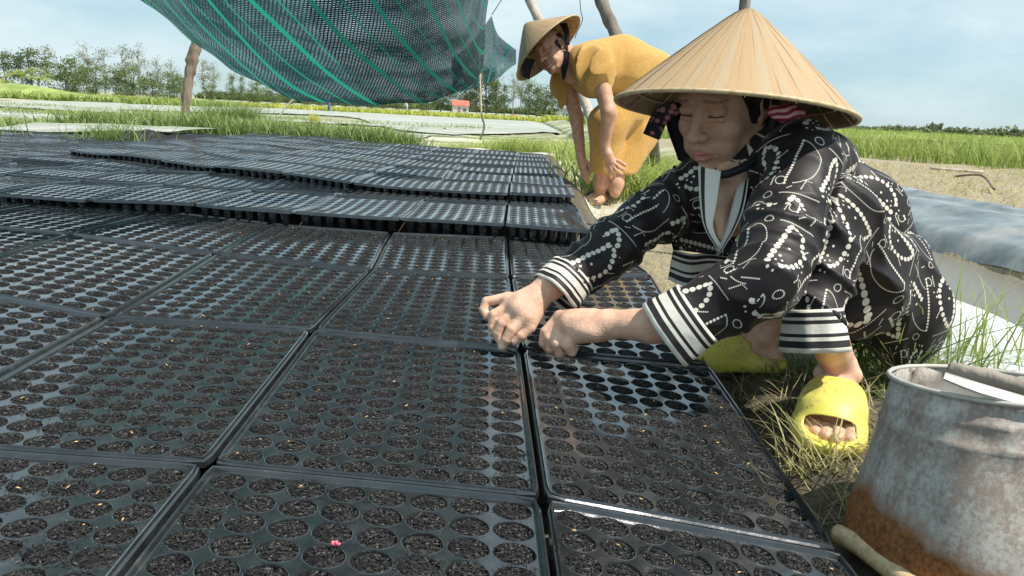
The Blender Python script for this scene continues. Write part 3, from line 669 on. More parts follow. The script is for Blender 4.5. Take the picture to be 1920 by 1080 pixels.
# ============================================================ conical hat and head builders
def frame_from(c, fwd, up):
    f = nrm(fwd); u = np.asarray(up, float); u = nrm(u-f*np.dot(u, f)); r = np.cross(f, u)
    return np.array(c, float), np.stack([r, f, u], 1)     # columns: x right, y forward, z up
def make_hat(parent, c, axis, R=.21, Hh=.188, nleaf=74, seed=1, spin=0.):
    r = np.random.default_rng(seed); ax = nrm(axis); e1 = nrm(np.cross(ax, [0.2, 1, .1])); e2 = np.cross(ax, e1); c = np.array(c, float)
    def P(t, th, off=0.0):
        h = Hh-(math.sqrt((Hh*t)**2+.013**2)-.013)*(Hh/(math.sqrt(Hh**2+.013**2)-.013)); h += .002*math.sin(pi*t)
        rad = R*t
        return c+(e1*math.cos(th)+e2*math.sin(th))*(rad+off*.67)+ax*(h+off*.74)
    ts = [0.004, .04, .1, .2, .35, .5, .65, .8, .92, 1.0]
    V = []; Fc = []; N = 60
    for t in ts:
        for k in range(N): V.append(P(t, 2*pi*k/N, -.0045))
    for i in range(len(ts)-1):
        for k in range(N): Fc.append((i*N+k, i*N+(k+1) % N, (i+1)*N+(k+1) % N, (i+1)*N+k))
    hat = mesh('conical_hat', V, Fc, M['leaf_in'], parent, True)
    for i in range(nleaf):
        w = 2*pi/nleaf; a0 = spin+w*(i-.16+r.normal()*.05); a1 = spin+w*(i+1.16+r.normal()*.05); lift = .0006+.0006*(i % 2)
        V = []; Fc = []; U = []; m = 5
        for t in ts:
            for j in range(m):
                s = j/(m-1); V.append(P(t, a0+(a1-a0)*s, lift+.0004*(1-abs(2*s-1)**2)+(.0005 if j == m-1 else 0)+.0004*math.sin(t*9+i)))
        for q in range(len(ts)-1):
            for j in range(m-1):
                Fc.append((q*m+j, (q+1)*m+j, (q+1)*m+j+1, q*m+j+1)); s0, s1 = j/(m-1), (j+1)/(m-1)
                U += [(s0/8+i*.13, ts[q]), (s0/8+i*.13, ts[q+1]), (s1/8+i*.13, ts[q+1]), (s1/8+i*.13, ts[q])]
        o = mesh('leaf_strip', V, Fc, M['leaf'], hat, True); setuv(o, U)
    b = MB(); th = np.linspace(0, 2*pi, 97)[:-1]
    ring = lambda t, off: np.array([P(t, a, off) for a in np.append(th, th[0])])
    b.tube(ring(1.003, -.0005), .0042, 6, cap=False); b.build('rim', M['rim'], hat)
    b = MB()
    for t in (.30, .45, .60, .74, .87): b.tube(ring(t, -.0075), .0017, 5, cap=False)
    for k in range(16):
        a = 2*pi*k/16; b.tube(np.array([P(t, a, -.0075) for t in (.03, .3, .6, 1.0)]), .0016, 5)
    b.build('bamboo_hoops', M['rim'], hat)
    return hat
def head_sdf(neck_pts=(), neck_r=(), h=.0016, mouth_open=0.0, old=1.0):
    S = SDF((-.11, -.13, -.24), (.11, .14, .14), h)
    S.ell((0, -.012, .024), (.073, .094, .074), k=0)
    S.ell((0, .028, -.030), (.060, .060, .082), k=.02)
    S.ell((0, .030, -.082), (.046, .046, .036), k=.02)
    for s in (-1, 1):
        S.cap((s*.062, .0, -.055), (s*.026, .062, -.104), .014, .012, .02)          # jaw
        S.ell((s*.039, .058, -.032), (.024, .022, .022), k=.014)                    # cheekbone
        S.ell((s*.034, .064, -.066), (.018, .016, .018), k=.014)
    S.ell((0, .076, -.104), (.021, .016, .015), k=.012)                             # chin
    S.cap((-.034, .076, .022), (.034, .076, .022), .011, k=.016)                    # brow ridge
    for s in (-1, 1):
        S.ell((s*.031, .096, .001), (.018, .017, .0125), k=.012, op='s')            # socket
        S.ell((s*.031, .0705, -.001), (.0165, .0145, .0125), k=.003)                # eyeball under lids
        S.ell((s*.031, .0725, .0035), (.0175, .0140, .0085), k=.0025)               # upper lid
        S.cap((s*.019, .0835, -.011), (s*.043, .078, -.011), .0032, k=.006)         # bag
        S.cap((s*.018, .0872, -.0055), (s*.045, .0775, -.0055), .0010, k=.0012, op='s') # lid line
        S.cap((s*.018, .092, .010), (s*.045, .083, .009), .0012, k=.002, op='s')
    S.cap((0, .081, .012), (0, .101, -.030), .0075, .0105, .012)
    S.ell((0, .105, -.036), (.0130, .0115, .0105), k=.006)
    for s in (-1, 1):
        S.ell((s*.0135, .094, -.038), (.0085, .0105, .0085), k=.004)
        S.ell((s*.0068, .103, -.0475), (.0035, .0055, .0032), k=.002, op='s')
    S.ell((0, .077, -.066), (.028, .0145, .018), k=.012)
    z0 = -.0685; g = mouth_open
    S.chain([(-.022, .081, z0-.001), (-.009, .0925, z0+.0022), (0, .0945, z0+.001), (.009, .0925, z0+.0022), (.022, .081, z0-.001)], [.0018, .0036, .0033, .0036, .0018], .003)
    S.chain([(-.020, .081, z0-.005-g*.6), (-.008, .0905, z0-.0098-g), (.008, .0905, z0-.0098-g), (.020, .081, z0-.005-g*.6)], [.0018, .0044, .0044, .0018], .003)
    S.chain([(-.024, .083, z0-.0035), (0, .099, z0-.0035), (.024, .083, z0-.0035)], [.0008, .0012, .0008], 0) if False else None
    for a, b in (((-.024, .084, z0-.004), (0, .0985, z0-.0030)), ((0, .0985, z0-.0030), (.024, .084, z0-.004))): S.cap(a, b, .0011+g*.5, k=.0012, op='s')
    for s in (-1, 1):
        if old: S.cap((s*.0185, .0945, -.043), (s*.031, .083, -.074), .0018, .0014, .005, op='s'); S.cap((s*.020, .087, -.0165), (s*.042, .080, -.0175), .0009, k=.003, op='s'); S.cap((s*.047, .073, -.002), (s*.056, .062, -.010), .0009, k=.002, op='s'); S.cap((s*.047, .073, -.006), (s*.055, .063, -.018), .0009, k=.002, op='s'); S.cap((s*.026, .080, -.082), (s*.030, .070, -.098), .0012, k=.004, op='s')
        S.ell((s*.073, -.008, -.008), (.0075, .017, .029), k=.004); S.ell((s*.079, -.004, -.006), (.0055, .009, .018), k=.003, op='s')
        S.ell((s*.071, .004, -.034), (.006, .008, .009), k=.004)
    S.cap((0, -.02, -.06), (0, -.035, -.16), .050, .050, .025)
    S.warp(lambda P: .0007*wav(P, 75, 41)+.0003*wav(P, 210, 42))
    V, Fc = S.verts(); V = relax(V, Fc, 1, .3)
    x, y, z = V.T
    zl = z0-.0035; ax_ = np.abs(x)
    lip = ((((x/.023)**2+((z-zl)/.0108)**2) < 1.0) & (y > .070)).astype(float)
    brow = np.maximum(((ax_-.031)/.0185)**2+((z-.0215+.10*(ax_-.031)**1)/.0030)**2 < 1, 0)*.55*(y > .05)
    lash = (np.abs(z+.0055) < .0016)*(ax_ > .017)*(ax_ < .046)*(y > .06)*.9
    return V, Fc, lip*.8, np.maximum(brow, lash)
def add_attr(o, name, val):
    a = o.data.attributes.new(name, 'FLOAT', 'POINT'); a.data.foreach_set('value', np.asarray(val, np.float32))
def join_islands(name, parts, mat, parent):
    """parts: (V, F, lip, brow, nail) -> one mesh"""
    Vs, Fs, L, B, Nn = [], [], [], [], []; n = 0
    for V, Fc, lip, brow, nail in parts:
        Vs.append(V); Fs.append(Fc+n); n += len(V); z = np.zeros(len(V))
        L.append(z if lip is None else lip); B.append(z if brow is None else brow); Nn.append(z if nail is None else nail)
    o = mesh(name, np.concatenate(Vs), np.concatenate(Fs), mat, parent, True)
    add_attr(o, 'tan', np.concatenate([np.full(len(p[0]), 1. if p[2] is not None else 0.) for p in parts])); add_attr(o, 'lip', np.concatenate(L)); add_attr(o, 'brow', np.concatenate(B)); add_attr(o, 'nail', np.concatenate(Nn)); return o  # head islands carry the painted hat shade, other skin none
def scarf_sdf(c, Rm, mat, parent, name='scarf', extra=None):
    S = SDF((-.16, -.17, -.26), (.16, .15, .15), .004)
    S.ell((0, -.022, .012), (.082, .096, .078), k=0); S.cap((0, -.035, -.05), (0, -.045, -.15), .064, .070, .04)
    S.ell((0, .105, -.035), (.064, .110, .125), k=.012, op='s')
    S.warp(lambda P: .0035*wav(P, 45, 12))
    V, Fc = S.verts(); V = V@Rm.T+c
    return mesh(name, V, Fc, mat, parent, True)
def tube_obj(name, P, R, mat, parent=None, n=8, jit=0.0, loc=None):
    b = MB(); b.tube(P, R, n, jit); return b.build(name, mat, parent, True, loc)
def smoothpath(P, m=6):
    P = np.array(P, float); out = []
    for i in range(len(P)-1):
        p0 = P[max(i-1, 0)]; p1 = P[i]; p2 = P[i+1]; p3 = P[min(i+2, len(P)-1)]
        for t in np.linspace(0, 1, m, endpoint=False):
            out.append(.5*((2*p1)+(-p0+p2)*t+(2*p0-5*p1+4*p2-p3)*t*t+(-p0+3*p1-3*p2+p3)*t**3))
    out.append(P[-1]); return np.array(out)
def ribbon(name, A, B, mat, parent, thick=.0012, m=8, wave=0.0, seed=3, nb=5, uvs=(1, 1)):
    """cloth strip between two edge curves"""
    A = smoothpath(A, m); B = smoothpath(B, m); n = len(A); V = []; U = []; nrmv = []
    for i in range(n):
        for j in range(nb): V.append(A[i]+(B[i]-A[i])*j/(nb-1))
    V = np.array(V).reshape(n, nb, 3); N = np.cross(np.gradient(V, axis=0), np.gradient(V, axis=1)); N /= np.linalg.norm(N, axis=2)[..., None]+1e-9
    if wave: V = V+N*(wave*wav(V, 40, seed))[..., None]
    top = V+N*thick/2; bot = V-N*thick/2; VV = np.concatenate([top.reshape(-1, 3), bot.reshape(-1, 3)]); I = np.arange(n*nb).reshape(n, nb); o2 = n*nb; Fc = []
    u = np.linspace(0, uvs[0], n); v = np.linspace(0, uvs[1], nb)
    def fa(a, b, c, d, ij): Fc.append((a, b, c, d)); U.extend([(u[i], v[j]) for i, j in ij])
    for i in range(n-1):
        for j in range(nb-1):
            ij = ((i, j), (i+1, j), (i+1, j+1), (i, j+1)); q = [I[a, b] for a, b in ij]
            fa(*q, ij); fa(*[k+o2 for k in q[::-1]], ij[::-1])
    for i in range(n-1):
        for j in (0, nb-1):
            q = [I[i, j], I[i, j]+o2, I[i+1, j]+o2, I[i+1, j]]; fa(*(q if j else q[::-1]), ((i, j), (i, j), (i+1, j), (i+1, j)) if j else ((i+1, j), (i+1, j), (i, j), (i, j)))
    for j in range(nb-1):
        for i in (0, n-1):
            q = [I[i, j], I[i, j+1], I[i, j+1]+o2, I[i, j]+o2]; fa(*(q if i else q[::-1]), ((i, j), (i, j+1), (i, j+1), (i, j)) if i else ((i, j), (i, j+1), (i, j+1), (i, j))[::-1])
    o = mesh(name, VV, Fc, mat, parent, True); setuv(o, U); return o
def cuff(name, c0, c1, r0, r1, mat, parent, fold=.003, seed=5, flat=1.0, up=None, thick=.0014, nseg=44, vr=(1., 0.)):
    """open cloth tube from c0 (inner end) to c1 (opening)"""
    c0 = np.array(c0); c1 = np.array(c1); ax = nrm(c1-c0); e1 = nrm(np.cross(ax, [0, 0, 1.]) if up is None else up-ax*np.dot(up, ax)); e2 = np.cross(ax, e1)
    m = 9; r = np.random.default_rng(seed); ph = r.random(4)*6.28; rings = []
    for i in range(m):
        t = i/(m-1); row = []
        for k in range(nseg):
            th = 2*pi*k/nseg; f = fold*(.4+t)*(math.sin(3*th+ph[0])+.6*math.sin(5*th+ph[1]+t)+.35*math.sin(9*th+ph[2]))
            R = r0+(r1-r0)*t+f; row.append(c0+(c1-c0)*t+e1*math.cos(th)*R+e2*math.sin(th)*R*flat)
        rings.append(row)
    A = np.array(rings); ctr = A.mean(1, keepdims=True); Bq = ctr+(A-ctr)*(1-thick/max(r0, r1)*1.0)
    VV = np.concatenate([A.reshape(-1, 3), Bq.reshape(-1, 3)]); o2 = m*nseg; Fc = []; U = []
    for i in range(m-1):
        for k in range(nseg):
            k2 = (k+1) % nseg; q = [i*nseg+k, i*nseg+k2, (i+1)*nseg+k2, (i+1)*nseg+k]; v0 = vr[0]+(vr[1]-vr[0])*i/(m-1); v1 = vr[0]+(vr[1]-vr[0])*(i+1)/(m-1)
            uu = [(k/nseg*2, v0), ((k+1)/nseg*2, v0), ((k+1)/nseg*2, v1), (k/nseg*2, v1)]
            Fc.append(tuple(q)); U += uu; Fc.append(tuple(x+o2 for x in q[::-1])); U += uu[::-1]
    for i, flip in ((0, 1), (m-1, 0)):
        for k in range(nseg):
            k2 = (k+1) % nseg; q = [i*nseg+k, i*nseg+k2, i*nseg+k2+o2, i*nseg+k+o2]; Fc.append(tuple(q[::-1] if flip else q)); U += [(k/nseg*2, vr[0] if i == 0 else vr[1])]*4
    o = mesh(name, VV, Fc, mat, parent, True); setuv(o, U); return o
# ============================================================ squatting woman in black dotted pyjamas
wo = empty('person', (float(.60), 1.30, 0)); tag(wo, 'squatting woman in black dotted pyjamas pressing a tray edge with both hands', 'person')
WO = np.array([.60, 1.30, 0.])
class Shift:
    pass
def wmesh(name, V, Fc, mat, par=wo, smooth=True): return mesh(name, np.asarray(V)-WO if par is wo else V, Fc, mat, par, smooth)
# ---- head frame
img = lambda r, u, f: RT*r+UP*u-FW*f      # right, up and towards-camera
HC = W(1362, 183, 1.40)
yaw, pit = math.radians(47), math.radians(21)
HF = np.array([-math.sin(yaw)*math.cos(pit), -math.cos(yaw)*math.cos(pit), -math.sin(pit)])
hc, HR = frame_from(HC, HF, RT*.02+np.array([0, 0, 1]))
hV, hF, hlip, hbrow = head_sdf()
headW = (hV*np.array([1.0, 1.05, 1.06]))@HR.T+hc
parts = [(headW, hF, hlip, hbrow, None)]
# ---- neck and upper chest
lo = W(1300, 480, 1.5); S = SDF((.22, 1.20, .20), (.58, 1.60, .60), .003)
S.cap(W(1385, 255, 1.44), W(1372, 345, 1.41), .050, .047, .01); S.ell(W(1368, 385, 1.415), (.055, .05, .06), k=.03)
S.cap(W(1345, 360, 1.365), W(1358, 440, 1.36), .012, .012, .03)
V, Fc = S.verts(); V = relax(V, Fc, 1); parts.append((V, Fc, None, None, None))
# ---- hands (points measured on the photographed hands)
def Q(cx, cy, d): return W(890+cx/6.75, 530+cy/6.75, d)
S = SDF((-.09, 1.12, .06), (.36, 1.48, .30), .00135)
# her right hand: forearm, palm block, four fingers, thumb
S.chain([W(1100, 500, 1.375), W(1030, 537, 1.352), Q(745, 205, 1.345)], [.029, .0250, .0225], .01)
kR = .006
S.chain([Q(745, 215, 1.345), Q(560, 330, 1.330)], [.0225, .0185], .012)
S.chain([Q(745, 215, 1.345), Q(440, 235, 1.345)], [.0200, .0135], .012)
S.chain([Q(760, 260, 1.340), Q(660, 430, 1.325)], [.0210, .0165], .012)
S.ell(Q(600, 330, 1.337), (.026, .020, .026), k=.012)
S.chain([Q(415, 190, 1.350), Q(150, 235, 1.352), Q(110, 340, 1.350), Q(152, 425, 1.346)], [.0098, .0082, .0073, .0068], .0015, .008)
S.chain([Q(490, 270, 1.342), Q(245, 410, 1.338), Q(225, 560, 1.338), Q(285, 690, 1.338)], [.0108, .0092, .0083, .0070], .0015, .007)
S.chain([Q(560, 345, 1.333), Q(345, 510, 1.326), Q(290, 640, 1.328), Q(330, 760, 1.330)], [.0115, .0098, .0088, .0072], .0015, .007)
S.chain([Q(650, 430, 1.325), Q(470, 590, 1.316), Q(400, 720, 1.318), Q(345, 810, 1.322)], [.0118, .0100, .0090, .0076], .0015, .007)
S.chain([Q(760, 400, 1.335), Q(690, 560, 1.325), Q(590, 670, 1.322), Q(505, 745, 1.324)], [.0150, .0115, .0100, .0078], .002, .010)
# her left hand: forearm, fist with curled fingers
def Qf(x, y, d): return Q(x, y, d)
S.chain([W(1300, 605, 1.205), W(1225, 610, 1.23), Qf(1690, 520, 1.262)], [.032, .0285, .0225], .01)
S.chain([Qf(1690, 520, 1.262), Qf(1220, 520, 1.290)], [.0225, .0230], .012)
S.chain([Qf(1660, 560, 1.262), Qf(1330, 640, 1.275)], [.0190, .0180], .012)
S.chain([Qf(1500, 440, 1.280), Qf(1090, 440, 1.310)], [.0130, .0125], .012)
S.ell(Qf(1480, 620, 1.262), (.026, .020, .016), k=.012)
S.chain([Qf(1070, 430, 1.312), Qf(900, 620, 1.312), Qf(875, 760, 1.316), Qf(960, 850, 1.325)], [.0100, .0096, .0088, .008], .0012, .006)
S.chain([Qf(1130, 470, 1.305), Qf(950, 700, 1.302), Qf(960, 830, 1.306), Qf(1040, 880, 1.318)], [.0112, .0104, .0090, .008], .0012, .006)
S.chain([Qf(1190, 530, 1.296), Qf(1045, 775, 1.290), Qf(1080, 880, 1.296), Qf(1150, 860, 1.310)], [.0112, .0104, .0092, .008], .0012, .006)
S.chain([Qf(1260, 610, 1.285), Qf(1180, 790, 1.277), Qf(1230, 870, 1.284), Qf(1260, 820, 1.300)], [.0108, .0102, .0088, .008], .0012, .006)
S.chain([Qf(1000, 640, 1.325), Qf(1100, 800, 1.325)], [.013, .012], .003)
# knuckle hollows and tendons
def hand_wr(P): return .00035*wav(P, 240, 2)+.0005*wav(P, 90, 6)
S.warp(hand_wr)
V, Fc = S.verts(); V = relax(V, Fc, 1, .3)
nail = np.zeros(len(V))
for c, up in ((Q(338, 800, 1.314), 0), (Q(500, 738, 1.314), 0)):
    d = V-c; u_ = d@RT*F_PX/1.32*6.75; v_ = -(d@UP)*F_PX/1.32*6.75; f_ = d@FW
    ca, sa = (math.cos(.9), math.sin(.9)) ; a = u_*(-.5)+v_*.86; b = u_*.86+v_*.5
    nail = np.maximum(nail, ((a/48)**2+(b/27)**2 < 1)*(f_ < .006)*.8)
parts.append((V, Fc, None, None, nail))
# ---- near foot with toes, far foot
heel = G(1562, 752, 0); toe = G(1549, 862, 0); fa = nrm(toe-heel); fs = np.array([fa[1], -fa[0], 0]); FL = np.linalg.norm(toe-heel)
FRm = np.stack([fs, fa, [0, 0, 1]], 1)
def fp(s, t, z): return heel+fs*s+fa*(FL*t)+np.array([0, 0, z])
def foot_parts(fp, ankle_top, ar, h=.002):
    lo = np.minimum(np.minimum(fp(-.07, -.1, 0), fp(.07, 1.1, 0)), np.minimum(fp(.07, -.1, 0), ankle_top))-.05; hi = np.maximum(np.maximum(fp(-.07, -.1, 0), fp(.07, 1.1, 0)), np.maximum(fp(-.07, 1.1, 0), ankle_top))+.05
    S = SDF(lo, hi, h)
    S.chain([ankle_top, fp(0, .20, .085), fp(0, .16, .045)], [ar, ar*.86, .030], .012)
    S.cap(fp(0, .25, .055), fp(.004, .70, .034), .030, .026, .02); S.cap(fp(0, .12, .032), fp(0, .5, .030), .027, .024, .02)
    S.cap(fp(-.022, .70, .030), fp(.024, .70, .030), .020, .020, .015)
    for i, (s, t, r) in enumerate(((-.031, .90, .0130), (-.010, .925, .0105), (.006, .91, .0100), (.021, .885, .0095), (.034, .85, .0088))):
        S.chain([fp(s*.8, .74, .032), fp(s, t-.07, .034), fp(s, t, .029)], [r*.95, r, r*.92], .0015, .004)
    S.ell(fp(-.028, .22, .075), (.012, .012, .012), k=.012); S.ell(fp(.028, .24, .07), (.012, .012, .012), k=.012)
    V, Fc = S.verts(); return relax(V, Fc, 1, .4), Fc
V, Fc = foot_parts(fp, W(1545, 615, 1.255), .034); parts.append((V, Fc, None, None, None))
heel2 = G(1462, 695, 0); toe2 = G(1318, 688, 0); f2a = nrm(toe2-heel2); f2s = np.array([f2a[1], -f2a[0], 0]); F2L = .235
toe2 = heel2+f2a*F2L
def fp2(s, t, z): return heel2+f2s*s+f2a*(F2L*t)+np.array([0, 0, z])
V, Fc = foot_parts(fp2, W(1452, 590, 1.58), .036, .003); parts.append((V, Fc, None, None, None))
parts = [(V-WO, Fc, a, b, c) for V, Fc, a, b, c in parts]
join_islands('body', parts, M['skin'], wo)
# ---- slippers
def slipper(fp, name, h=.002):
    pts = [fp(s, t, z) for s in (-.09, .09) for t in (-.15, 1.2) for z in (-.01, .14)]; S = SDF(np.min(pts, 0), np.max(pts, 0), h)
    Rm = np.stack([nrm(fp(1, 0, 0)-fp(0, 0, 0)), nrm(fp(0, 1, 0)-fp(0, 0, 0)), [0, 0, 1]], 1); L = np.linalg.norm(fp(0, 1, 0)-fp(0, 0, 0))
    def e(s, t, z, r, k=.02, op='u'): S.ell(fp(s, t, z), r, Rm, k, op)
    e(0, .14, .018, (.043, .045, .024)); e(0, .40, .02, (.046, .075, .030)); e(.002, .70, .022, (.059, .068, .040)); e(.002, .86, .022, (.055, .046, .032), .02)
    e(0, .50, .055, (.050, .060, .036)); e(.002, .66, .055, (.052, .055, .030))
    # inner room for the foot and the two openings
    e(0, .12, .075, (.034, .060, .050), .004, 's'); e(0, .36, .060, (.034, .060, .036), .004, 's'); e(.002, .72, .036, (.045, .056, .022), .003, 's')
    e(.002, .97, .041, (.041, .050, .0165), .006, 's'); e(.002, .82, .040, (.042, .04, .018), .004, 's')
    ax = [S.lo[i]+np.arange(S.n[i])*S.h for i in range(3)]; Z = ax[2][None, None, :]
    P = np.stack(np.meshgrid(*ax, indexing='ij'), -1)
    S.F = np.maximum(S.F, (.002-Z+0*S.F)); tread = ((P-fp(0, 0, 0))@Rm[:, 1]); S.F += np.where((Z < .020), .0016*np.maximum(np.sin(tread*260), 0), 0).astype(np.float32)
    V, Fc = S.verts(); V = relax(V, Fc, 5, .5); return wmesh(name, V, Fc, M['yellow'])
s1 = slipper(fp, 'slipper', .0015); s1['label'] = 'muddy yellow rubber slipper with a toe opening'
s2 = slipper(fp2, 'slipper', .003)
# ---- shirt
S = SDF((-.05, .95, .02), (1.02, 1.78, .62), .0042)
sh = {}
tb = [(W(1440, 300, 1.43), W(1590, 400, 1.52), .095), (W(1590, 400, 1.52), W(1660, 500, 1.53), .095)]
S.cap(*tb[0][:2], .078, .098, .02); S.cap(W(1590, 400, 1.52), W(1650, 500, 1.53), .098, .092, .03)
S.cap(W(1395, 375, 1.43), W(1520, 470, 1.50), .075, .10, .04)                       # chest to belly
S.cap(W(1495, 292, 1.335), W(1345, 345, 1.45), .058, .058, .03)                     # shoulder yoke
S.ell(W(1530, 300, 1.40), (.075, .08, .06), k=.03)
A1 = [W(1508, 305, 1.315), W(1468, 430, 1.235), W(1425, 528, 1.17), W(1312, 588, 1.19)]
S.chain(A1, [.060, .060, .056, .050], .015, .03)
A2 = [W(1318, 345, 1.455), W(1240, 398, 1.43), W(1150, 462, 1.395), W(1076, 514, 1.37)]
S.chain(A2, [.054, .052, .048, .042], .015, .03)
def folds(P):
    f = 0
    for A, rr in ((A1, .07), (A2, .07)):
        for i in range(3):
            a, b = A[i], A[i+1]; ab = b-a; t = np.clip((P-a)@ab/(ab@ab), 0, 1); d = np.linalg.norm(P-a-t[:, None]*ab, axis=1)
            m = np.exp(-(d/.09)**4)
            ax = nrm(ab); q = P-np.outer((P-a)@ax, ax)*.0
            s = (P@ax)*1.0
            f = f+m*(.0030*(1-np.abs(np.sin(s*52+3.2*wav(P, 17, 3+i))))**1.5*np.where(i == 1, 1.7, 1.0))
    g = np.clip(1-np.abs(wav(P*np.array([1, 1, .55]), 26, 51)), 0, 1)**1.6; g2 = wav(P, 55, 52)
    return -(f*1.9)-.0105*g-.0018*g2+.007
S.warp(folds)
S.cap(W(1362, 318, 1.335), W(1353, 448, 1.285), .034, .010, .006, op='s')           # open V neck
S.cap(W(1372, 330, 1.36), W(1360, 400, 1.34), .030, .022, .006, op='s')
V, Fc = S.verts(); V = relax(V, Fc, 1, .4)
shirt = wmesh('pyjama_shirt', V, Fc, M['print'])
TILE = .128
bones = [(A1[0], A1[1], .06), (A1[1], A1[2], .06), (A1[2], A1[3], .055), (A2[0], A2[1], .055), (A2[1], A2[2], .05), (A2[2], A2[3], .045), (W(1420, 260, 1.45), W(1600, 400, 1.52), .10), (W(1590, 400, 1.52), W(1670, 560, 1.53), .10), (W(1380, 360, 1.45), W(1520, 500, 1.50), .085)]
bone_uv(shirt, V, Fc, bones, TILE)
# ---- trousers
S = SDF((.18, 1.0, 0.0), (1.06, 1.80, .50), .0042)
hipN = W(1680, 575, 1.50); knN = W(1560, 400, 1.34); anN = W(1530, 600, 1.262)
hipF = W(1610, 560, 1.62); knF = W(1395, 440, 1.56); anF = W(1440, 600, 1.60)
S.cap(hipN, hipF, .088, .088, .02); S.cap(hipN, knN, .090, .066, .03); S.cap(knN, anN, .064, .046, .03); S.cap(hipF, knF, .080, .062, .03); S.cap(knF, anF, .060, .050, .02)
S.ell(W(1690, 640, 1.52), (.065, .07, .06), k=.03); S.ell(W(1660, 480, 1.50), (.08, .08, .07), k=.03); S.ell(W(1620, 560, 1.40), (.065, .06, .085), k=.03)
def pf(P):
    g = np.clip(1-np.abs(wav(P*np.array([1, 1, .5]), 28, 61)), 0, 1)**1.6; v = (1-np.abs(np.sin(42*((P@RT)*.8+(P@UP)*.55)+2.6*wav(P, 10, 4))))**1.5
    return -.010*g-.0095*v+.009-.001*wav(P, 40, 8)
S.warp(pf)
V, Fc = S.verts(); V = relax(V, Fc, 1, .4); tr = wmesh('pyjama_trousers', V, Fc, M['print'])
bone_uv(tr, V, Fc, [(hipN, knN, .08), (knN, anN, .06), (hipF, knF, .07), (knF, anF, .055), (hipN, hipF, .06), (W(1705, 760, 1.50), W(1650, 470, 1.50), .10)], TILE)
# ---- striped cuffs and hems
def sub(p): return np.array(p)-WO
cuff('sleeve_cuff', sub(W(1310, 586, 1.19)), sub(W(1247, 628, 1.205)), .0570, .0630, M['hem'], wo, .0022, 3, .93)
cuff('sleeve_cuff', sub(W(1074, 514, 1.37)), sub(W(1038, 552, 1.358)), .0490, .0530, M['hem'], wo, .0022, 8, .93)
cuff('trouser_hem', sub(W(1528, 578, 1.262)), sub(W(1532, 657, 1.262)), .0480, .0560, M['hem'], wo, .0035, 4, .95)
cuff('trouser_hem', sub(W(1440, 592, 1.60)), sub(W(1442, 650, 1.61)), .0520, .0560, M['hem'], wo, .0035, 6, .95)
# hanging front of the shirt, striped at the bottom
o = ribbon('shirt_front', [sub(W(1262, 310, 1.50)), sub(W(1250, 395, 1.51)), sub(W(1262, 468, 1.515))], [sub(W(1430, 330, 1.46)), sub(W(1425, 400, 1.455)), sub(W(1400, 486, 1.46))], M['print'], wo, .002, 8, .004, 7, 9, (1.3, 1.4))
o = ribbon('shirt_hem', [sub(W(1252, 524, 1.525)), sub(W(1290, 538, 1.495)), sub(W(1335, 530, 1.50)), sub(W(1402, 528, 1.46))], [sub(W(1262, 467, 1.516)), sub(W(1295, 476, 1.492)), sub(W(1335, 475, 1.494)), sub(W(1400, 486, 1.459))], M['hem'], wo, .002, 8, .0015, 9, 5, (1, 1))
# collar
ribbon('collar', [sub(W(1309, 312, 1.345)), sub(W(1312, 380, 1.325)), sub(W(1322, 430, 1.315)), sub(W(1350, 474, 1.31))], [sub(W(1352, 322, 1.33)), sub(W(1343, 385, 1.315)), sub(W(1337, 425, 1.31)), sub(W(1353, 460, 1.308))], M['collar'], wo, .002, 6, .0012, 4, 5, (1, 1))
ribbon('collar', [sub(W(1404, 335, 1.355)), sub(W(1396, 385, 1.325)), sub(W(1378, 430, 1.312)), sub(W(1350, 476, 1.308))], [sub(W(1382, 352, 1.35)), sub(W(1370, 395, 1.325)), sub(W(1360, 430, 1.312)), sub(W(1348, 462, 1.308))], M['collar'], wo, .002, 6, .0012, 5, 5, (1, 1))
# scarf, ties, ear cloth and chin strap
scarf_sdf(hc-WO, HR, M['scarf'], wo)
S = SDF((-.12, -.13, -.12), (.12, .13, .15), .003); S.ell((0, -.012, .024), (.080, .099, .079), k=0); S.ell((0, .115, -.035), (.090, .118, .124), k=.008, op='s'); S.warp(lambda P: .0016*wav(P*np.array([3, 1, 1]), 60, 5))
V, Fc = S.verts(); mesh('hair', (V*np.array([1.01, 1.04, 1.05]))@HR.T+hc-WO, Fc, M['hair'], wo, True)
ribbon('scarf_tie', [sub(W(1262, 188, 1.40)), sub(W(1228, 205, 1.41)), sub(W(1206, 250, 1.40))], [sub(W(1275, 212, 1.40)), sub(W(1252, 228, 1.40)), sub(W(1236, 263, 1.39))], M['scarf_flower'], wo, .004, 6, .004, 4, 5)
ribbon('scarf_tie', [sub(W(1250, 190, 1.42)), sub(W(1252, 235, 1.43)), sub(W(1272, 300, 1.44))], [sub(W(1286, 195, 1.43)), sub(W(1288, 250, 1.44)), sub(W(1312, 318, 1.44))], M['scarf'], wo, .006, 6, .004, 5, 5)
b = MB(); S = SDF(W(1478, 215, 1.32)-.06, W(1478, 215, 1.32)+.06, .002); S.ell(W(1480, 213, 1.32), (.030, .016, .017), k=0); S.cap(W(1455, 207, 1.325), W(1490, 222, 1.318), .012, .014, .006)
S.warp(lambda P: .003*wav(P, 110, 3)); V, Fc = S.verts(); wmesh('ear_cloth', V, Fc, M['rose'])
tube_obj('chin_strap', smoothpath([sub(W(1452, 215, 1.33)), sub(W(1440, 262, 1.335)), sub(W(1412, 302, 1.33)), sub(W(1368, 325, 1.325)), sub(W(1335, 328, 1.36))], 6), .0075, M['scarf'], wo)
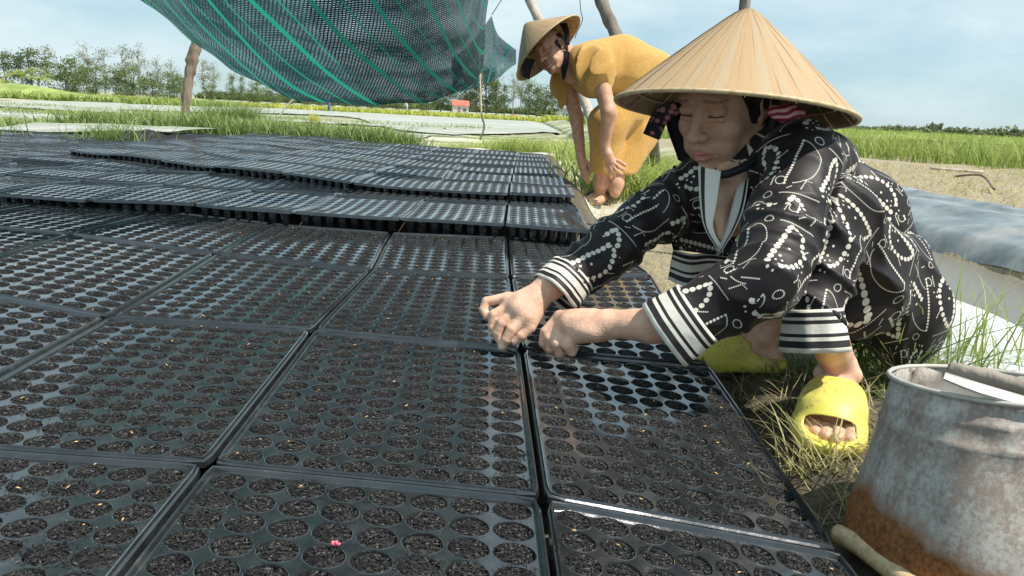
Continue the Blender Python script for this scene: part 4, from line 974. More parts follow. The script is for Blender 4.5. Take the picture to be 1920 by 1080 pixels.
# hat
_mj = W(1592, 232, 1.375)-W(1155, 183, 1.395); _nf = W(1376, 243, 1.60)-W(1372, 180, 1.175); make_hat(wo, sub(W(1374, 208, 1.385)), nrm(np.cross(_mj, _nf)), .214, .181, 74, 3, .4)
print('woman one done')
# ============================================================ bending woman in ochre
w2o = np.array([.48, 4.32, 0.]); w2 = empty('person', tuple(w2o)); tag(w2, 'bending woman in ochre knitted clothes with bare forearms and grey sandals', 'person')
sb = lambda p: np.array(p)-w2o
d2 = 4.2
c2 = W(1033, 93, 4.12)
HF2 = nrm(RT*-.66+UP*-.40-FW*.64); c2, R2 = frame_from(c2, HF2, RT*-.54+UP*.84)
hV2, hF2, l2, b2 = head_sdf(mouth_open=.004, h=.0022)
P2 = [((hV2*1.05)@R2.T+c2, hF2, l2, b2, None)]
def isl(S, it=1, w=.4): V, Fc = S.verts(); P2.append((relax(V, Fc, it, w), Fc, None, None, None))
S = SDF(W(1020, 60, 4.6)-.12, W(1150, 60, 3.9)+.12, .006) if False else SDF((.05, 3.7, .55), (.75, 4.7, 1.2), .006)
S.cap(W(1050, 88, 4.15), W(1082, 122, 4.2), .050, .060, .02); isl(S)
# arms with hands
def hand2(S, pts_f, palm, k=.0015):
    S.chain(palm, [.024, .027, .022], .012)
    for f, r in pts_f: S.chain(f, [r*1.1, r, r*.92, r*.8][:len(f)], .0015, .007)
S = SDF((.15, 3.6, .10), (.85, 4.7, 1.05), .0035)
S.chain([W(1118, 120, 4.02), W(1142, 212, 3.98), W(1134, 272, 4.05)], [.052, .040, .028], .02)
S.chain([W(1062, 145, 4.32), W(1081, 222, 4.32), W(1089, 292, 4.30)], [.048, .038, .027], .02)
hand2(S, [([W(1150, 298, 4.06), W(1162, 303, 4.05), W(1172, 310, 4.06)], .0095), ([W(1149, 304, 4.05), W(1160, 313, 4.03), W(1171, 319, 4.05)], .0095),
          ([W(1146, 308, 4.05), W(1156, 320, 4.03), W(1166, 326, 4.05)], .009), ([W(1141, 309, 4.05), W(1149, 322, 4.04), W(1154, 331, 4.06)], .0085),
          ([W(1136, 300, 4.06), W(1138, 312, 4.06), W(1146, 333, 4.08)], .009)], [W(1134, 274, 4.05), W(1140, 290, 4.05), W(1146, 303, 4.05)])
hand2(S, [([W(1101, 312, 4.30), W(1104, 325, 4.29), W(1102, 334, 4.3)], .0095), ([W(1097, 316, 4.30), W(1101, 330, 4.29), W(1104, 342, 4.3)], .0095),
          ([W(1092, 316, 4.30), W(1096, 330, 4.3), W(1101, 344, 4.3)], .009), ([W(1089, 314, 4.31), W(1091, 326, 4.31), W(1096, 338, 4.3)], .0085),
          ([W(1098, 300, 4.28), W(1106, 312, 4.26), W(1108, 322, 4.26)], .009)], [W(1089, 294, 4.30), W(1092, 305, 4.30), W(1095, 314, 4.30)])
isl(S, 1, .3)
# calves and feet
S = SDF((.25, 4.0, -.02), (.85, 4.75, .45), .0045)
S.chain([W(1130, 300, 4.28), W(1127, 345, 4.30), W(1124, 362, 4.33)], [.052, .038, .032], .02); S.chain([W(1160, 305, 4.30), W(1156, 345, 4.28), W(1153, 360, 4.28)], [.052, .040, .033], .02)
fA = G(1128, 372, .02); tA = G(1103, 378, .02); fB = G(1158, 371, .02); tB = G(1112, 385, .02)
for a, b in ((fA, tA), (fB, tB)):
    a = a+[0, 0, .015]; b = b+[0, 0, .012]; S.cap(a+[0, 0, .02], b, .034, .020, .02); s = nrm(np.cross(b-a, [0, 0, 1])); S.cap(b-s*.022, b+s*.022, .018, .018, .01)
    for i in range(5): q = b+s*(-.030+.015*i); e = nrm(b-a); S.cap(q, q+e*(.034-.005*i), .0105-.0008*i, .009, .003)
isl(S)
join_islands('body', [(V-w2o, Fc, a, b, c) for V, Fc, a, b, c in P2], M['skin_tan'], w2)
# sandals
for a, b in ((fA, tA), (fB, tB)):
    S = SDF(np.minimum(a, b)-.12, np.maximum(a, b)+.12, .0045); e = nrm(b-a); s = nrm(np.cross(e, [0, 0, 1]))
    z0 = np.array([0, 0, -.004]); R_ = np.stack([s, e, [0, 0, 1]], 1)
    S.ell(a+z0, (.038, .045, .014), R_, 0); S.ell((a+b)/2+z0, (.044, .09, .013), R_, .02); S.ell(b+z0+e*.015, (.050, .05, .013), R_, .02)
    m = a*.40+b*.60; arc = [m+s*.047*math.cos(t)+np.array([0, 0, .002+.050*math.sin(t)]) for t in np.linspace(0, pi, 9)]
    for q in (0, .02): 
        for i in range(8): S.cap(arc[i]-e*q*1.4, arc[i+1]-e*q*1.4, .010, k=.008)
    V, Fc = S.verts(); mesh('sandal', relax(V, Fc, 1)-w2o, Fc, M['slate'], w2, True)
# dress top and trousers
S = SDF((.02, 3.55, .25), (1.35, 4.95, 1.25), .0075)
S.cap(W(1078, 118, 4.2), W(1115, 130, 4.18), .085, .150, .05); S.cap(W(1115, 130, 4.18), W(1165, 125, 4.22), .155, .165, .05); S.cap(W(1165, 125, 4.22), W(1222, 142, 4.32), .165, .150, .05)
S.ell(W(1107, 128, 4.03), (.085, .07, .12), k=.03); S.ell(W(1125, 140, 4.0), (.070, .06, .125), k=.03)
S.ell(W(1090, 110, 4.1), (.08, .08, .07), k=.04)
def wf(P):
    c = W(1112, 130, 3.97); dd = np.exp(-(np.linalg.norm(P-c, axis=1)/.17)**4); g = 1-np.abs(wav(P*np.array([1, 1, .5]), 34, 14))
    return -.030*g*dd-.010*(1-np.abs(wav(P, 11, 15)))+.012
S.warp(wf); V, Fc = S.verts(); mesh('knitted_top', relax(V, Fc, 1)-w2o, Fc, M['ochre'], w2, True)
S = SDF((-.05, 3.95, .45), (.6, 4.7, 1.1), .006)
S.ell(W(1052, 152, 4.32), (.062, .07, .105), k=0); S.cap(W(1058, 120, 4.3), W(1054, 190, 4.30), .05, .022, .03); S.cap(W(1056, 180, 4.28), W(1052, 203, 4.28), .016, .006, .01)
S.warp(lambda P: -.012*(1-np.abs(wav(P*np.array([1, 1, .35]), 42, 24)))+.006); V, Fc = S.verts(); mesh('far_sleeve', relax(V, Fc, 1)-w2o, Fc, M['ochre'], w2, True)
S = SDF((.28, 3.85, .08), (1.35, 4.95, .95), .0075)
S.chain([W(1218, 165, 4.34), W(1142, 232, 4.22), W(1132, 318, 4.27)], [.150, .105, .075], .04); S.chain([W(1225, 170, 4.42), W(1190, 250, 4.36), W(1164, 322, 4.31)], [.150, .125, .085], .03)
S.warp(lambda P: -.016*(1-np.abs(wav(P*np.array([1, 1, .22]), 17, 34)))+.008)
S.cap(W(1160, 245, 4.10), W(1148, 330, 4.17), .010, .016, .02, 's')
cut = UP
ax = [S.lo[i]+np.arange(S.n[i])*S.h for i in range(3)]; Pz = ax[2][None, None, :]
zc = W(1140, 326, 4.25)[2]; S.F = np.maximum(S.F, (zc-Pz+0*S.F)).astype(np.float32)
V, Fc = S.verts(); mesh('knitted_trousers', relax(V, Fc, 1)-w2o, Fc, M['ochre'], w2, True)
# hair, scarf and ties
S = SDF((-.16, -.17, -.26), (.16, .15, .15), .005)
S.ell((0, -.020, .014), (.081, .096, .080), k=0); S.cap((0, -.06, -.03), (0, -.07, -.13), .045, .035, .03); S.ell((0, .105, -.035), (.068, .110, .125), k=.012, op='s')
S.warp(lambda P: .003*wav(P, 60, 12)); V, Fc = S.verts(); mesh('hair', (V@R2.T+c2)-w2o, Fc, M['hair'], w2, True)
for dx in (0, 5, 9): tube_obj('hair_strand', smoothpath([sb(W(1052+dx, 45, 4.08)), sb(W(1060+dx*.6, 62, 4.05)), sb(W(1062+dx*.4, 84, 4.05))], 5), .008, M['hair'], w2)
ribbon('scarf_tie', [sb(W(1056, 95, 4.06)), sb(W(1052, 120, 4.07)), sb(W(1056, 148, 4.1))], [sb(W(1068, 98, 4.05)), sb(W(1066, 122, 4.05)), sb(W(1058, 150, 4.08))], M['scarf'], w2, .006, 6, .004, 3, 5)
ribbon('scarf_tie', [sb(W(985, 108, 4.1)), sb(W(978, 125, 4.1)), sb(W(980, 143, 4.1))], [sb(W(1003, 112, 4.1)), sb(W(996, 130, 4.1)), sb(W(993, 149, 4.1))], M['scarf'], w2, .006, 6, .006, 4, 5)
make_hat(w2, sb(W(1028, 91, 4.06)), nrm(RT*-.66+UP*.74+FW*.10), .225, .185, 60, 9, .1)
print('woman two done')
# ============================================================ shade net, poles, bucket
for pale in (0, 1):
  n = NT('shade_net'); _, u, v = n.uv(); ma = n.ma
  P_ = n.coord('UV', (1, 1, 1)); wob = n.noise(P_, 9, 3); u2 = ma('MULTIPLY_ADD', wob, .012, u)
  rowp, colp = 1/.0120, 1/.017
  fv = ma('FRACT', ma('MULTIPLY', v, rowp)); rowi = ma('FLOOR', ma('MULTIPLY', v, rowp)); fu = ma('FRACT', ma('ADD', ma('MULTIPLY', u2, colp), ma('MULTIPLY', ma('MODULO', rowi, 2.), .5)))
  dens = n.ramp(n.noise(n.coord('UV', (1, 2.2, 1)), 1.7, 6, .7), [(.40, .04), (.68, .42)] if not pale else [(.3, .22), (.7, .6)])
  hole = ma('MULTIPLY', ma('LESS_THAN', ma('ABSOLUTE', ma('SUBTRACT', fv, .5)), ma('MULTIPLY', dens, .42)), ma('LESS_THAN', ma('ABSOLUTE', ma('SUBTRACT', fu, .5)), .30))
  tiny = ma('GREATER_THAN', n.noise(n.coord('UV', (150, 150, 1)), 1.0, 2), .72)
  hole = ma('MAXIMUM', hole, ma('MULTIPLY', tiny, .7))
  fs_ = ma('FRACT', ma('MULTIPLY', u, 1/.27)); stripe = ma('LESS_THAN', ma('ABSOLUTE', ma('SUBTRACT', fs_, .5)), .052); fs2 = ma('FRACT', ma('ADD', ma('MULTIPLY', u, 1/.27), .52)); stripe2 = ma('LESS_THAN', ma('ABSOLUTE', ma('SUBTRACT', fs2, .5)), .018)
  st = ma('MAXIMUM', stripe, stripe2)
  band = n.ramp(n.noise(n.coord('UV', (.8, 3.2, 1)), 1.6, 6, .75, .4), [(.48, 0.), (.70, 1.)]); sp_ = n.ramp(n.noise(n.coord('UV', (60, 110, 1)), 1.0, 2), [(.46, 0.), (.56, 1.)])
  weave = n.mix(ma('ABSOLUTE', ma('SUBTRACT', fv, .5)), (.012, .05, .055), (.002, .010, .022)); weave = n.mix(ma('MULTIPLY', ma('MULTIPLY', band, sp_), .8), weave, (.22, .33, .36))
  n.set(Base_Color=n.mix(st, weave, (.015, .26, .17)), Roughness=.45, Specular_IOR_Level=.5)
  n.bump(ma('ABSOLUTE', ma('SUBTRACT', fv, .5)), .8, .006)
  tl = n.t.nodes.new('ShaderNodeBsdfTranslucent'); n.L(n.mix(st, (.02, .07, .075), (.02, .40, .26)), tl.inputs[0]); ms = n.t.nodes.new('ShaderNodeMixShader'); ms.inputs[0].default_value = .42; n.L(n.b.outputs[0], ms.inputs[1]); n.L(tl.outputs[0], ms.inputs[2])
  tp = n.t.nodes.new('ShaderNodeBsdfTransparent'); m2 = n.t.nodes.new('ShaderNodeMixShader'); n.L(ma('MULTIPLY', hole, ma('SUBTRACT', 1., ma('MULTIPLY', st, .85))), m2.inputs[0]); n.L(ms.outputs[0], m2.inputs[1]); n.L(tp.outputs[0], m2.inputs[2]); n.L(m2.outputs[0], n.out.inputs[0]); M['net_pale' if pale else 'net'] = n.m
def net_sheet(name, fn, nu, nv, lu, lv, label, skew=0.0):
    V = []; 
    for i in range(nu):
        for j in range(nv): V.append(fn(i/(nu-1), j/(nv-1)))
    I = np.arange(nu*nv).reshape(nu, nv); q = np.stack([I[:-1, :-1], I[1:, :-1], I[1:, 1:], I[:-1, 1:]], -1).reshape(-1, 4)
    A = np.array(V); c = A.mean(0); o = mesh(name, A, q, M['net_pale' if 'pale' in label else 'net'], smooth=True, loc=tuple(c))
    uu, vv = np.meshgrid(np.linspace(0, lu, nu), np.linspace(0, lv, nv), indexing='ij'); UV = np.stack([uu+skew*vv, vv], -1).reshape(-1, 2); setuv(o, UV[q.reshape(-1)]); tag(o, label, 'shade net'); return o
# main net: hangs in a belly over the trays, its low fold about 3.6 m away
belly = smoothpath([W(120, -110, 3.9), W(275, 0, 3.85), W(372, 78, 3.8), W(450, 131, 3.75), W(560, 179, 3.7), W(690, 188, 3.65), W(800, 183, 3.7), W(872, 158, 3.85), W(905, 120, 4.0), W(912, 20, 4.15), W(925, -60, 4.2)], 10)
def fmain(a, b):
    x = a*(len(belly)-1); i = min(int(x), len(belly)-2); p = belly[i]*(1-(x-i))+belly[i+1]*(x-i)
    s = b   # 0 at the belly, 1 at the edge tied above and before the trays
    y = p[1]-1.9*s-.25*s*(1-a); rise = .62*s**1.7+.32*s*(1-abs(2*a-1)**2*.2)*1.2
    sx = p[0]*(1-.25*s)-.15*s+.25*s*(a>.8)*(a-.8)*5
    w = (.030*math.sin(a*17+b*5)+.016*math.sin(a*41+b*9)+.014*math.sin(a*27-b*13+1)+.007*math.sin(a*73+b*21))*b*(1.1-b*.4)+.006*math.sin(a*60)
    back = -.02*math.cos(b*pi/2)
    return (sx, y, p[2]+rise+w+back)
net_sheet('shade_net', fmain, 110, 46, 3.4, 2.2, 'sagging dark green shade net with bright green stripes, hung over the trays', .35)
def fbk(a, b):
    x = a*(len(belly)-1); i = min(int(x), len(belly)-2); p = belly[i]*(1-(x-i))+belly[i+1]*(x-i)
    return (p[0]-.2*b, p[1]+1.0*b, p[2]+.62*b**1.5+.02*b-.02+.02*math.sin(a*19)*b)
A0, A1_, A2_, A3_ = W(868, 120, 4.9), W(926, 26, 5.2), W(968, 94, 5.2), W(905, 158, 4.9)
cr_ = [W(845, 178, 4.8), W(905, 160, 4.9), W(940, 142, 5.05), W(968, 118, 5.2)]; tp_ = [W(850, 100, 4.8), W(905, 60, 4.95), W(925, 26, 5.15), W(968, 92, 5.2)]
low = smoothpath(cr_, 8); top = smoothpath([W(846, 110, 4.8), W(890, 75, 4.95), W(922, 28, 5.12)], 6); side_ = smoothpath([W(922, 28, 5.12), W(935, 68, 5.15), W(968, 92, 5.2)], 6)
top = np.concatenate([top, side_[1:]]); 
def fb2(a, b):
    def ev(C): x = a*(len(C)-1); i = min(int(x), len(C)-2); return C[i]*(1-(x-i))+C[i+1]*(x-i)
    p = ev(low)*(1-b)+ev(top)*b; return tuple(p+FW*(.10*math.sin(b*pi)+.02*math.sin(a*14)))
net_sheet('shade_net', fb2, 50, 24, 1.0, .55, 'pale see-through corner of net tied up behind the main net, beside the bending woman', -.4)
def pole(name, pts, R, mat, label, cat='pole', jit=.12, grp=None, n=9):
    P = smoothpath(pts, 6); base = P[np.argmin(P[:, 2])]; r = np.interp(np.linspace(0, 1, len(P)), np.linspace(0, 1, len(R)), R); r = r*(1+.08*np.sin(np.arange(len(P))*1.9))
    o = tube_obj(name, P, r, mat, None, n, jit, tuple(base)); tag(o, label, cat, grp); return o
pb = G(340, 246, 0); dpb = (pb-CAMP)@FW
pole('net_post', [pb-[0, 0, .2], W(349, 195, dpb), W(354, 150, dpb), W(361, 110, dpb), W(370, 78, dpb)], [.060, .062, .065, .085, .075], M['bark'], 'crooked bark-covered post standing at the left behind the trays', 'post', .22)
q0 = HIT(515, 226); dq = (q0-CAMP)@FW
pole('prop_stick', [q0-[0, 0, .1], W(535, 202, dq), W(556, 180, dq)], [.035, .035, .03], M['bark_pale'], 'short leaning stick in the grass under the net', 'stick', .1)
pole('leaning_pole', [W(980, -40, 5.6), W(1003, 22, 5.6), W(1050, 100, 5.5), W(1098, 195, 5.4), W(1122, 262, 5.35), G(1150, 330, 0)-[0, 0, .1]], [.035, .036, .036, .036, .038, .04], M['bark_pale'], 'pale leaning pole passing behind the hat of the bending woman')
pole('leaning_pole', [W(1112, -40, 5.4), W(1138, 28, 5.4), W(1160, 75, 5.35), W(1200, 170, 5.2), W(1222, 262, 5.1), G(1236, 318, 0)-[0, 0, .1]], [.045, .046, .045, .045, .045, .05], M['wood_grey'], 'dark leaning pole rising behind the bent back of the woman in ochre')
pt = W(1404, -60, 2.6); pole('upright_post', [np.array([pt[0], pt[1], .0]), (np.array([pt[0], pt[1], .0])+pt)/2, pt], [.019, .019, .019], M['wood_grey'], 'thin grey upright post rising behind the large hat', 'post', .02, None, 4)
def cord(name, pts, r, mat, label, cat='cord'): o = tube_obj(name, smoothpath(pts, 8), r, mat, None, 5, 0, tuple(pts[-1])); tag(o, label, cat)
cord('hanging_cord', [W(897, 75, 4.2), W(899, 120, 4.2), W(901, 175, 4.2), W(903, 215, 4.2), W(908, 238, 4.2), W(900, 262, 4.2)], .0055, M['rope'], 'pale straw cord hanging from the edge of the net')
cord('tie_string', [W(955, -25, 5.1), W(940, 0, 5.1), W(922, 28, 5.12)], .003, M['wire'], 'thin string pulling the net corner up to the sky')
cord('thin_wire', [W(1086, -20, 4.4), W(1089, 20, 4.4), W(1092, 38, 4.4), W(1082, 60, 4.4), W(1078, 72, 4.4)], .0025, M['wire'], 'thin curly wire hanging past the rim of the smaller hat', 'wire')
# bucket
tc_, bc_ = W(1858, 722, .905), G(1822, 1040, 0); axb = nrm(tc_-bc_); Lb = np.linalg.norm(tc_-bc_)
n = NT('rusty_zinc'); v = n.coord('Object'); g = n.coord('UV'); sx = n.t.nodes.new('ShaderNodeSeparateXYZ'); n.L(g, sx.inputs[0]); uu, vv = sx.outputs[0], sx.outputs[1]
nn = n.noise(v, 13, 6, .65); fine = n.noise(n.coord('Object', (1, 1, .8)), 170, 6, .75); blot = n.noise(v, 5, 4, .6)
base = n.ramp(nn, [(.3, (.35, .335, .30)), (.5, (.44, .42, .375)), (.75, (.54, .49, .42))])
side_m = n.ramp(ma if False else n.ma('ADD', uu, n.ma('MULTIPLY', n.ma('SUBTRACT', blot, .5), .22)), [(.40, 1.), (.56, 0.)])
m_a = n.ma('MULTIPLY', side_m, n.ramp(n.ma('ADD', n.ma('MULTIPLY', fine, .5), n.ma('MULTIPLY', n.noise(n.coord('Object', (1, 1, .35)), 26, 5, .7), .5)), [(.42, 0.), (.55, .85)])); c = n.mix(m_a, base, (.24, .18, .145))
low_m = n.ramp(n.ma('ADD', n.ma('ADD', vv, n.ma('MULTIPLY', uu, .75)), n.ma('MULTIPLY', n.ma('SUBTRACT', nn, .5), .35)), [(.30, 1.), (.42, 0.)]); rust = n.ramp(fine, [(.35, (.10, .035, .012)), (.6, (.30, .12, .035)), (.75, (.42, .22, .09))]); c = n.mix(low_m, c, rust)
c = n.mix(n.ramp(n.noise(n.coord('Object', (1, 1, .4)), 9, 4), [(.6, 0.), (.75, .35)]), c, (.48, .44, .35))
n.set(Base_Color=c, Roughness=.66, Metallic=.08, Specular_IOR_Level=.4); n.bump(n.ma('ADD', n.ma('MULTIPLY', fine, .4), nn), .35, .004); M['zinc'] = n.m
be = empty('bucket', tuple(bc_)); tag(be, 'old dented zinc bucket with rust patches standing at the bottom right corner', 'bucket')
e1 = nrm(RT-axb*(RT@axb)); e2 = np.cross(axb, e1)     # u runs from the left edge of the bucket across its front
NS = 96; prof = [(r0_[0], r0_[1]*(.985-.09*r0_[0])) for r0_ in [(0, .146), (.02, .1465), (.2, .1425), (.4, .1385), (.6, .1325), (.74, .1285), (.758, .1303), (.775, .1275), (.80, .1268), (.86, .1250), (.874, .1268), (.89, .1242), (.94, .1225), (.985, .1190), (1.0, .1200)]]
V = []; UVv = []
for z, r in prof:
    for k in range(NS+1):
        th = 2*pi*k/NS; dn = .004*math.sin(2*th+1)+.0035*math.sin(3*th+z*4)+.006*math.exp(-((th-4.6)/.35)**2-((z-.45)/.2)**2)*-1+.0015*math.sin(11*th+z*20)
        V.append(e1*math.cos(th)*(r+dn)+e2*math.sin(th)*(r+dn)+axb*(z*Lb)); uq = ((k/NS)-.5) % 1.0; UVv.append((k/NS, z))
W1 = NS+1; Fc = []; U = []
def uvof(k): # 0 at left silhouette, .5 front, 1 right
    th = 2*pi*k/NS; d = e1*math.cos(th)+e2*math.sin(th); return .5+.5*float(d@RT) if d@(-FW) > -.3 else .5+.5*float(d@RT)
for i in range(len(prof)-1):
    for k in range(NS):
        Fc.append((i*W1+k, i*W1+k+1, (i+1)*W1+k+1, (i+1)*W1+k)); U += [(uvof(k), prof[i][0]), (uvof(k+1), prof[i][0]), (uvof(k+1), prof[i+1][0]), (uvof(k), prof[i+1][0])]
n0 = len(V)
for z, r in ((1.0, .1065), (.9, .105), (.3, .125)):
    for k in range(NS+1):
        th = 2*pi*k/NS; dn = .004*math.sin(2*th+1)+.0035*math.sin(3*th+z*4); V.append(e1*math.cos(th)*(r+dn)+e2*math.sin(th)*(r+dn)+axb*(z*Lb))
chain_ = [len(prof)-1]
for i, (a0, b0, z) in enumerate((((len(prof)-1)*W1, n0, 1.), (n0, n0+W1, .95), (n0+W1, n0+2*W1, .7))):
    for k in range(NS): Fc.append((a0+k, a0+k+1, b0+k+1, b0+k)); U += [(uvof(k), z)]*4
Fc.append(tuple(n0+2*W1+k for k in range(NS))); U += [(.5, .7)]*NS
bo = mesh('bucket_wall', V, Fc, M['zinc'], be, True); setuv(bo, U)
b = MB(); ring = [e1*math.cos(t)*.1090+e2*math.sin(t)*.1090+axb*(Lb*1.003)+(e1*math.cos(t)+e2*math.sin(t))*(.004*math.sin(2*t+1)) for t in np.linspace(0, 2*pi, 73)]
b.tube(ring, .0032, 6, .25, False); o = b.build('rolled_rim', M['zinc'], be); setuv(o, [(.7, .95)]*len(o.data.loops))
fold = ribbon('bent_rim_flap', [W(1768, 712, .830)-bc_, W(1835, 738, .812)-bc_, W(1925, 762, .806)-bc_, W(2000, 790, .83)-bc_], [W(1772, 700, .838)-bc_, W(1838, 720, .824)-bc_, W(1925, 744, .818)-bc_, W(2000, 765, .835)-bc_], noisy('pale_metal', (.42, .40, .36), (.66, .64, .58), 30, .6), be, .003, 6, .001)
st_ = [W(1782, 694, .93), W(1845, 706, .90), W(1925, 730, .87), W(2010, 760, .84)]
b = MB(); b.tube(smoothpath(st_, 8), [.011]+[.016]*12+[.017]*12 if False else .0105, 9, .12); o = b.build('wood_stick', M['wood_grey'], None, True, tuple(st_[0])); tag(o, 'weathered grey stick laid across the mouth of the zinc bucket', 'stick')
cp = [G(1568, 1006, .0)+[0, 0, .004], G(1610, 1034, 0)+[0, 0, .008], G(1690, 1100, 0)+[0, 0, .010], G(1760, 1160, 0)+[0, 0, .01]]
b = MB(); b.tube(smoothpath(cp, 6), .0125, 12, .04); o = b.build('cream_pole', M['rim'], None, True, tuple(cp[0])); tag(o, 'smooth cream pole on the ground between the trays and the bucket', 'pole')
print('things done')
# ============================================================ grass, shrubs, trees, far things
def blades(name, roots, h, w, lean, mat, label=None, cat=None, kind=None, seg=4, curl=.5, tb=.4, ts=.25, seed=1, droop=None, grp=None):
    r = np.random.default_rng(seed); R = np.asarray(roots, float); n = len(R); h = np.broadcast_to(h, (n,))*(.55+.75*r.random(n)); w = np.broadcast_to(w, (n,))*(.7+.6*r.random(n))
    az = r.random(n)*2*pi; ln = lean*(.3+1.2*r.random(n)); d = np.stack([np.cos(az), np.sin(az), 0*az], 1); s = np.stack([-np.sin(az+r.normal(size=n)*.6), np.cos(az), 0*az], 1); s /= np.linalg.norm(s, axis=1)[:, None]
    V = np.zeros((n, seg*2+1, 3)); cv = curl*(.3+1.2*r.random(n))
    for i in range(seg+1):
        t = i/seg; out = (ln*t+cv*t*t*t*.9)*h; up = h*(t-cv*.35*t**3)
        c = R+d*out[:, None]+np.array([0, 0, 1])*up[:, None]
        if i < seg: ww = (w*(1-.75*t**1.5))[:, None]*.5; V[:, 2*i] = c-s*ww; V[:, 2*i+1] = c+s*ww
        else: V[:, 2*seg] = c
    base = (np.arange(n)*(2*seg+1))[:, None]; q = np.concatenate([base+np.array([[2*i, 2*i+1, 2*i+3, 2*i+2]]) for i in range(seg-1)]+[base+np.array([[2*seg-2, 2*seg-1, 2*seg, 2*seg]])])
    c0 = R.mean(0); VV = (V.reshape(-1, 3)-c0); me = bpy.data.meshes.new(name)
    quads = q[:n*(seg-1)]; tris = q[n*(seg-1):, :3]; nl = quads.size+tris.size
    me.vertices.add(len(VV)); me.vertices.foreach_set('co', VV.astype(np.float32).ravel()); me.loops.add(nl); me.loops.foreach_set('vertex_index', np.concatenate([quads.ravel(), tris.ravel()]).astype(np.int32))
    me.polygons.add(len(quads)+len(tris)); me.polygons.foreach_set('loop_start', np.concatenate([np.arange(len(quads))*4, quads.size+np.arange(len(tris))*3]).astype(np.int32)); me.update(calc_edges=True)
    tn = np.clip(tb+ts*r.normal(size=n), 0, 1); T_ = np.repeat(tn, 2*seg+1)+np.tile(np.repeat(np.linspace(-.12, .15, seg+1), 2)[:2*seg+1], n)
    me.attributes.new('tint', 'FLOAT', 'POINT').data.foreach_set('value', np.clip(T_, 0, 1).astype(np.float32)); me.materials.append(mat)
    o = bpy.data.objects.new(name, me); COL.objects.link(o); o.location = c0; tag(o, label, cat, grp, kind); return o
def scatter(n, x0, x1, y0, y1, seed, mask=None, clump=0, cs=.1):
    r = np.random.default_rng(seed)
    if clump:
        cx = r.uniform(x0, x1, clump); cy = r.uniform(y0, y1, clump); k = r.integers(clump, size=n); X = cx[k]+r.normal(size=n)*cs; Y = cy[k]+r.normal(size=n)*cs
    else: X = r.uniform(x0, x1, n); Y = r.uniform(y0, y1, n)
    if mask is not None: m = mask(X, Y); X, Y = X[m], Y[m]
    return np.stack([X, Y, terr(X, Y)-.01], 1)
def tuft(px, py, n, spread, h, w, lean, mat, label, cat='grass tuft', seed=1, **k):
    c = HIT(px, py); r = np.random.default_rng(seed); X = c[0]+r.normal(size=n)*spread; Y = c[1]+r.normal(size=n)*spread
    return blades('grass_tuft', np.stack([X, Y, terr(X, Y)-.01], 1), h, w, lean, mat, label, cat, None, seed=seed, **k)
# green tufts behind the trays
tuft(440, 238, 1500, .42, .85, .011, .55, M['grass'], 'big arching green grass tuft behind the trays, right of the bark post', seed=1, curl=.9)
tuft(352, 248, 260, .30, .36, .009, .45, M['grass'], 'grass tuft round the foot of the bark post', seed=2, curl=.7)
tuft(205, 268, 420, .16, .20, .006, .6, M['grass'], 'low green tuft at the left corner of the upper trays', seed=3, curl=.8)
tuft(5, 262, 40, .10, .32, .008, .5, M['grass'], 'sparse weed stems at the left edge of the photo', seed=4, curl=.5)
tuft(590, 232, 160, .10, .42, .018, .2, M['lime'], 'yellow-green bush in the weeds behind the net', 'bush', seed=5, curl=.2, tb=.6)
blades('grass', np.concatenate([scatter(7500, -5.4, -1.3, 8.1, 9.8, 11, clump=120, cs=.16), scatter(3200, -3.2, -1.2, 7.9, 9.2, 12, clump=60, cs=.12)]), .20, .010, .4, M['grass'], 'green weeds growing along the back edge of the trays', 'grass', 'stuff', seed=7, curl=.6, tb=.5)
blades('grass', np.concatenate([scatter(5200, -1.3, 1.4, 12.6, 16.5, 13, clump=110, cs=.25), scatter(5000, .55, 1.25, 4.6, 10, 14, clump=90, cs=.12), scatter(3200, -.3, .55, 9.4, 12.5, 24, lambda X, Y: Y > 9.6+(X*0), 50, .16)]), .25, .012, .4, M['rice'], 'bright green grass along the dirt path behind the bending woman', 'grass', 'stuff', seed=8, curl=.6, tb=.55)
blades('grass', np.concatenate([scatter(4200, -9, -3.2, 8.3, 9.8, 15, clump=90, cs=.2), scatter(6500, -22, -4, 14.2, 16.2, 16, clump=150, cs=.3), scatter(6000, -34, -5, 24, 27.5, 17, clump=170, cs=.5), scatter(4500, -36, -2, 31, 37, 18, clump=150, cs=.6)]), .20, .028, .5, M['grass'], 'green weed rows between the film-covered beds', 'grass', 'stuff', seed=9, curl=.6, tb=.6)
# right-hand field of tall green plants: blades in front, canopy behind
FA, FB = HIT(1600, 294), HIT(1920, 322); print('field line', FA, FB)
def fld_front(X, Y): return (Y > FA[1]+(FB[1]-FA[1])/(FB[0]-FA[0])*(X-FA[0])) & (X > 3.4)
R1 = scatter(30000, 3.5, 22, 8.0, 24, 21, fld_front); R2 = scatter(26000, 3.5, 60, 20, 60, 22, fld_front)
blades('field_grass', np.concatenate([R1, R2]), np.concatenate([np.full(len(R1), .50), np.full(len(R2), .55)]), np.concatenate([np.full(len(R1), .022), np.full(len(R2), .06)]), .25, M['rice'], 'tall bright green crop field beyond the straw strip on the right', 'field', 'stuff', seg=3, seed=10, curl=.35, tb=.5)
X, Y = np.meshgrid(np.geomspace(5, 700, 60), np.geomspace(19, 420, 50), indexing='ij'); Z = terr(X, Y)+.36+.06*wav(np.stack([X, Y, X*0], -1), 2.2, 5); I = np.arange(3000).reshape(60, 50)
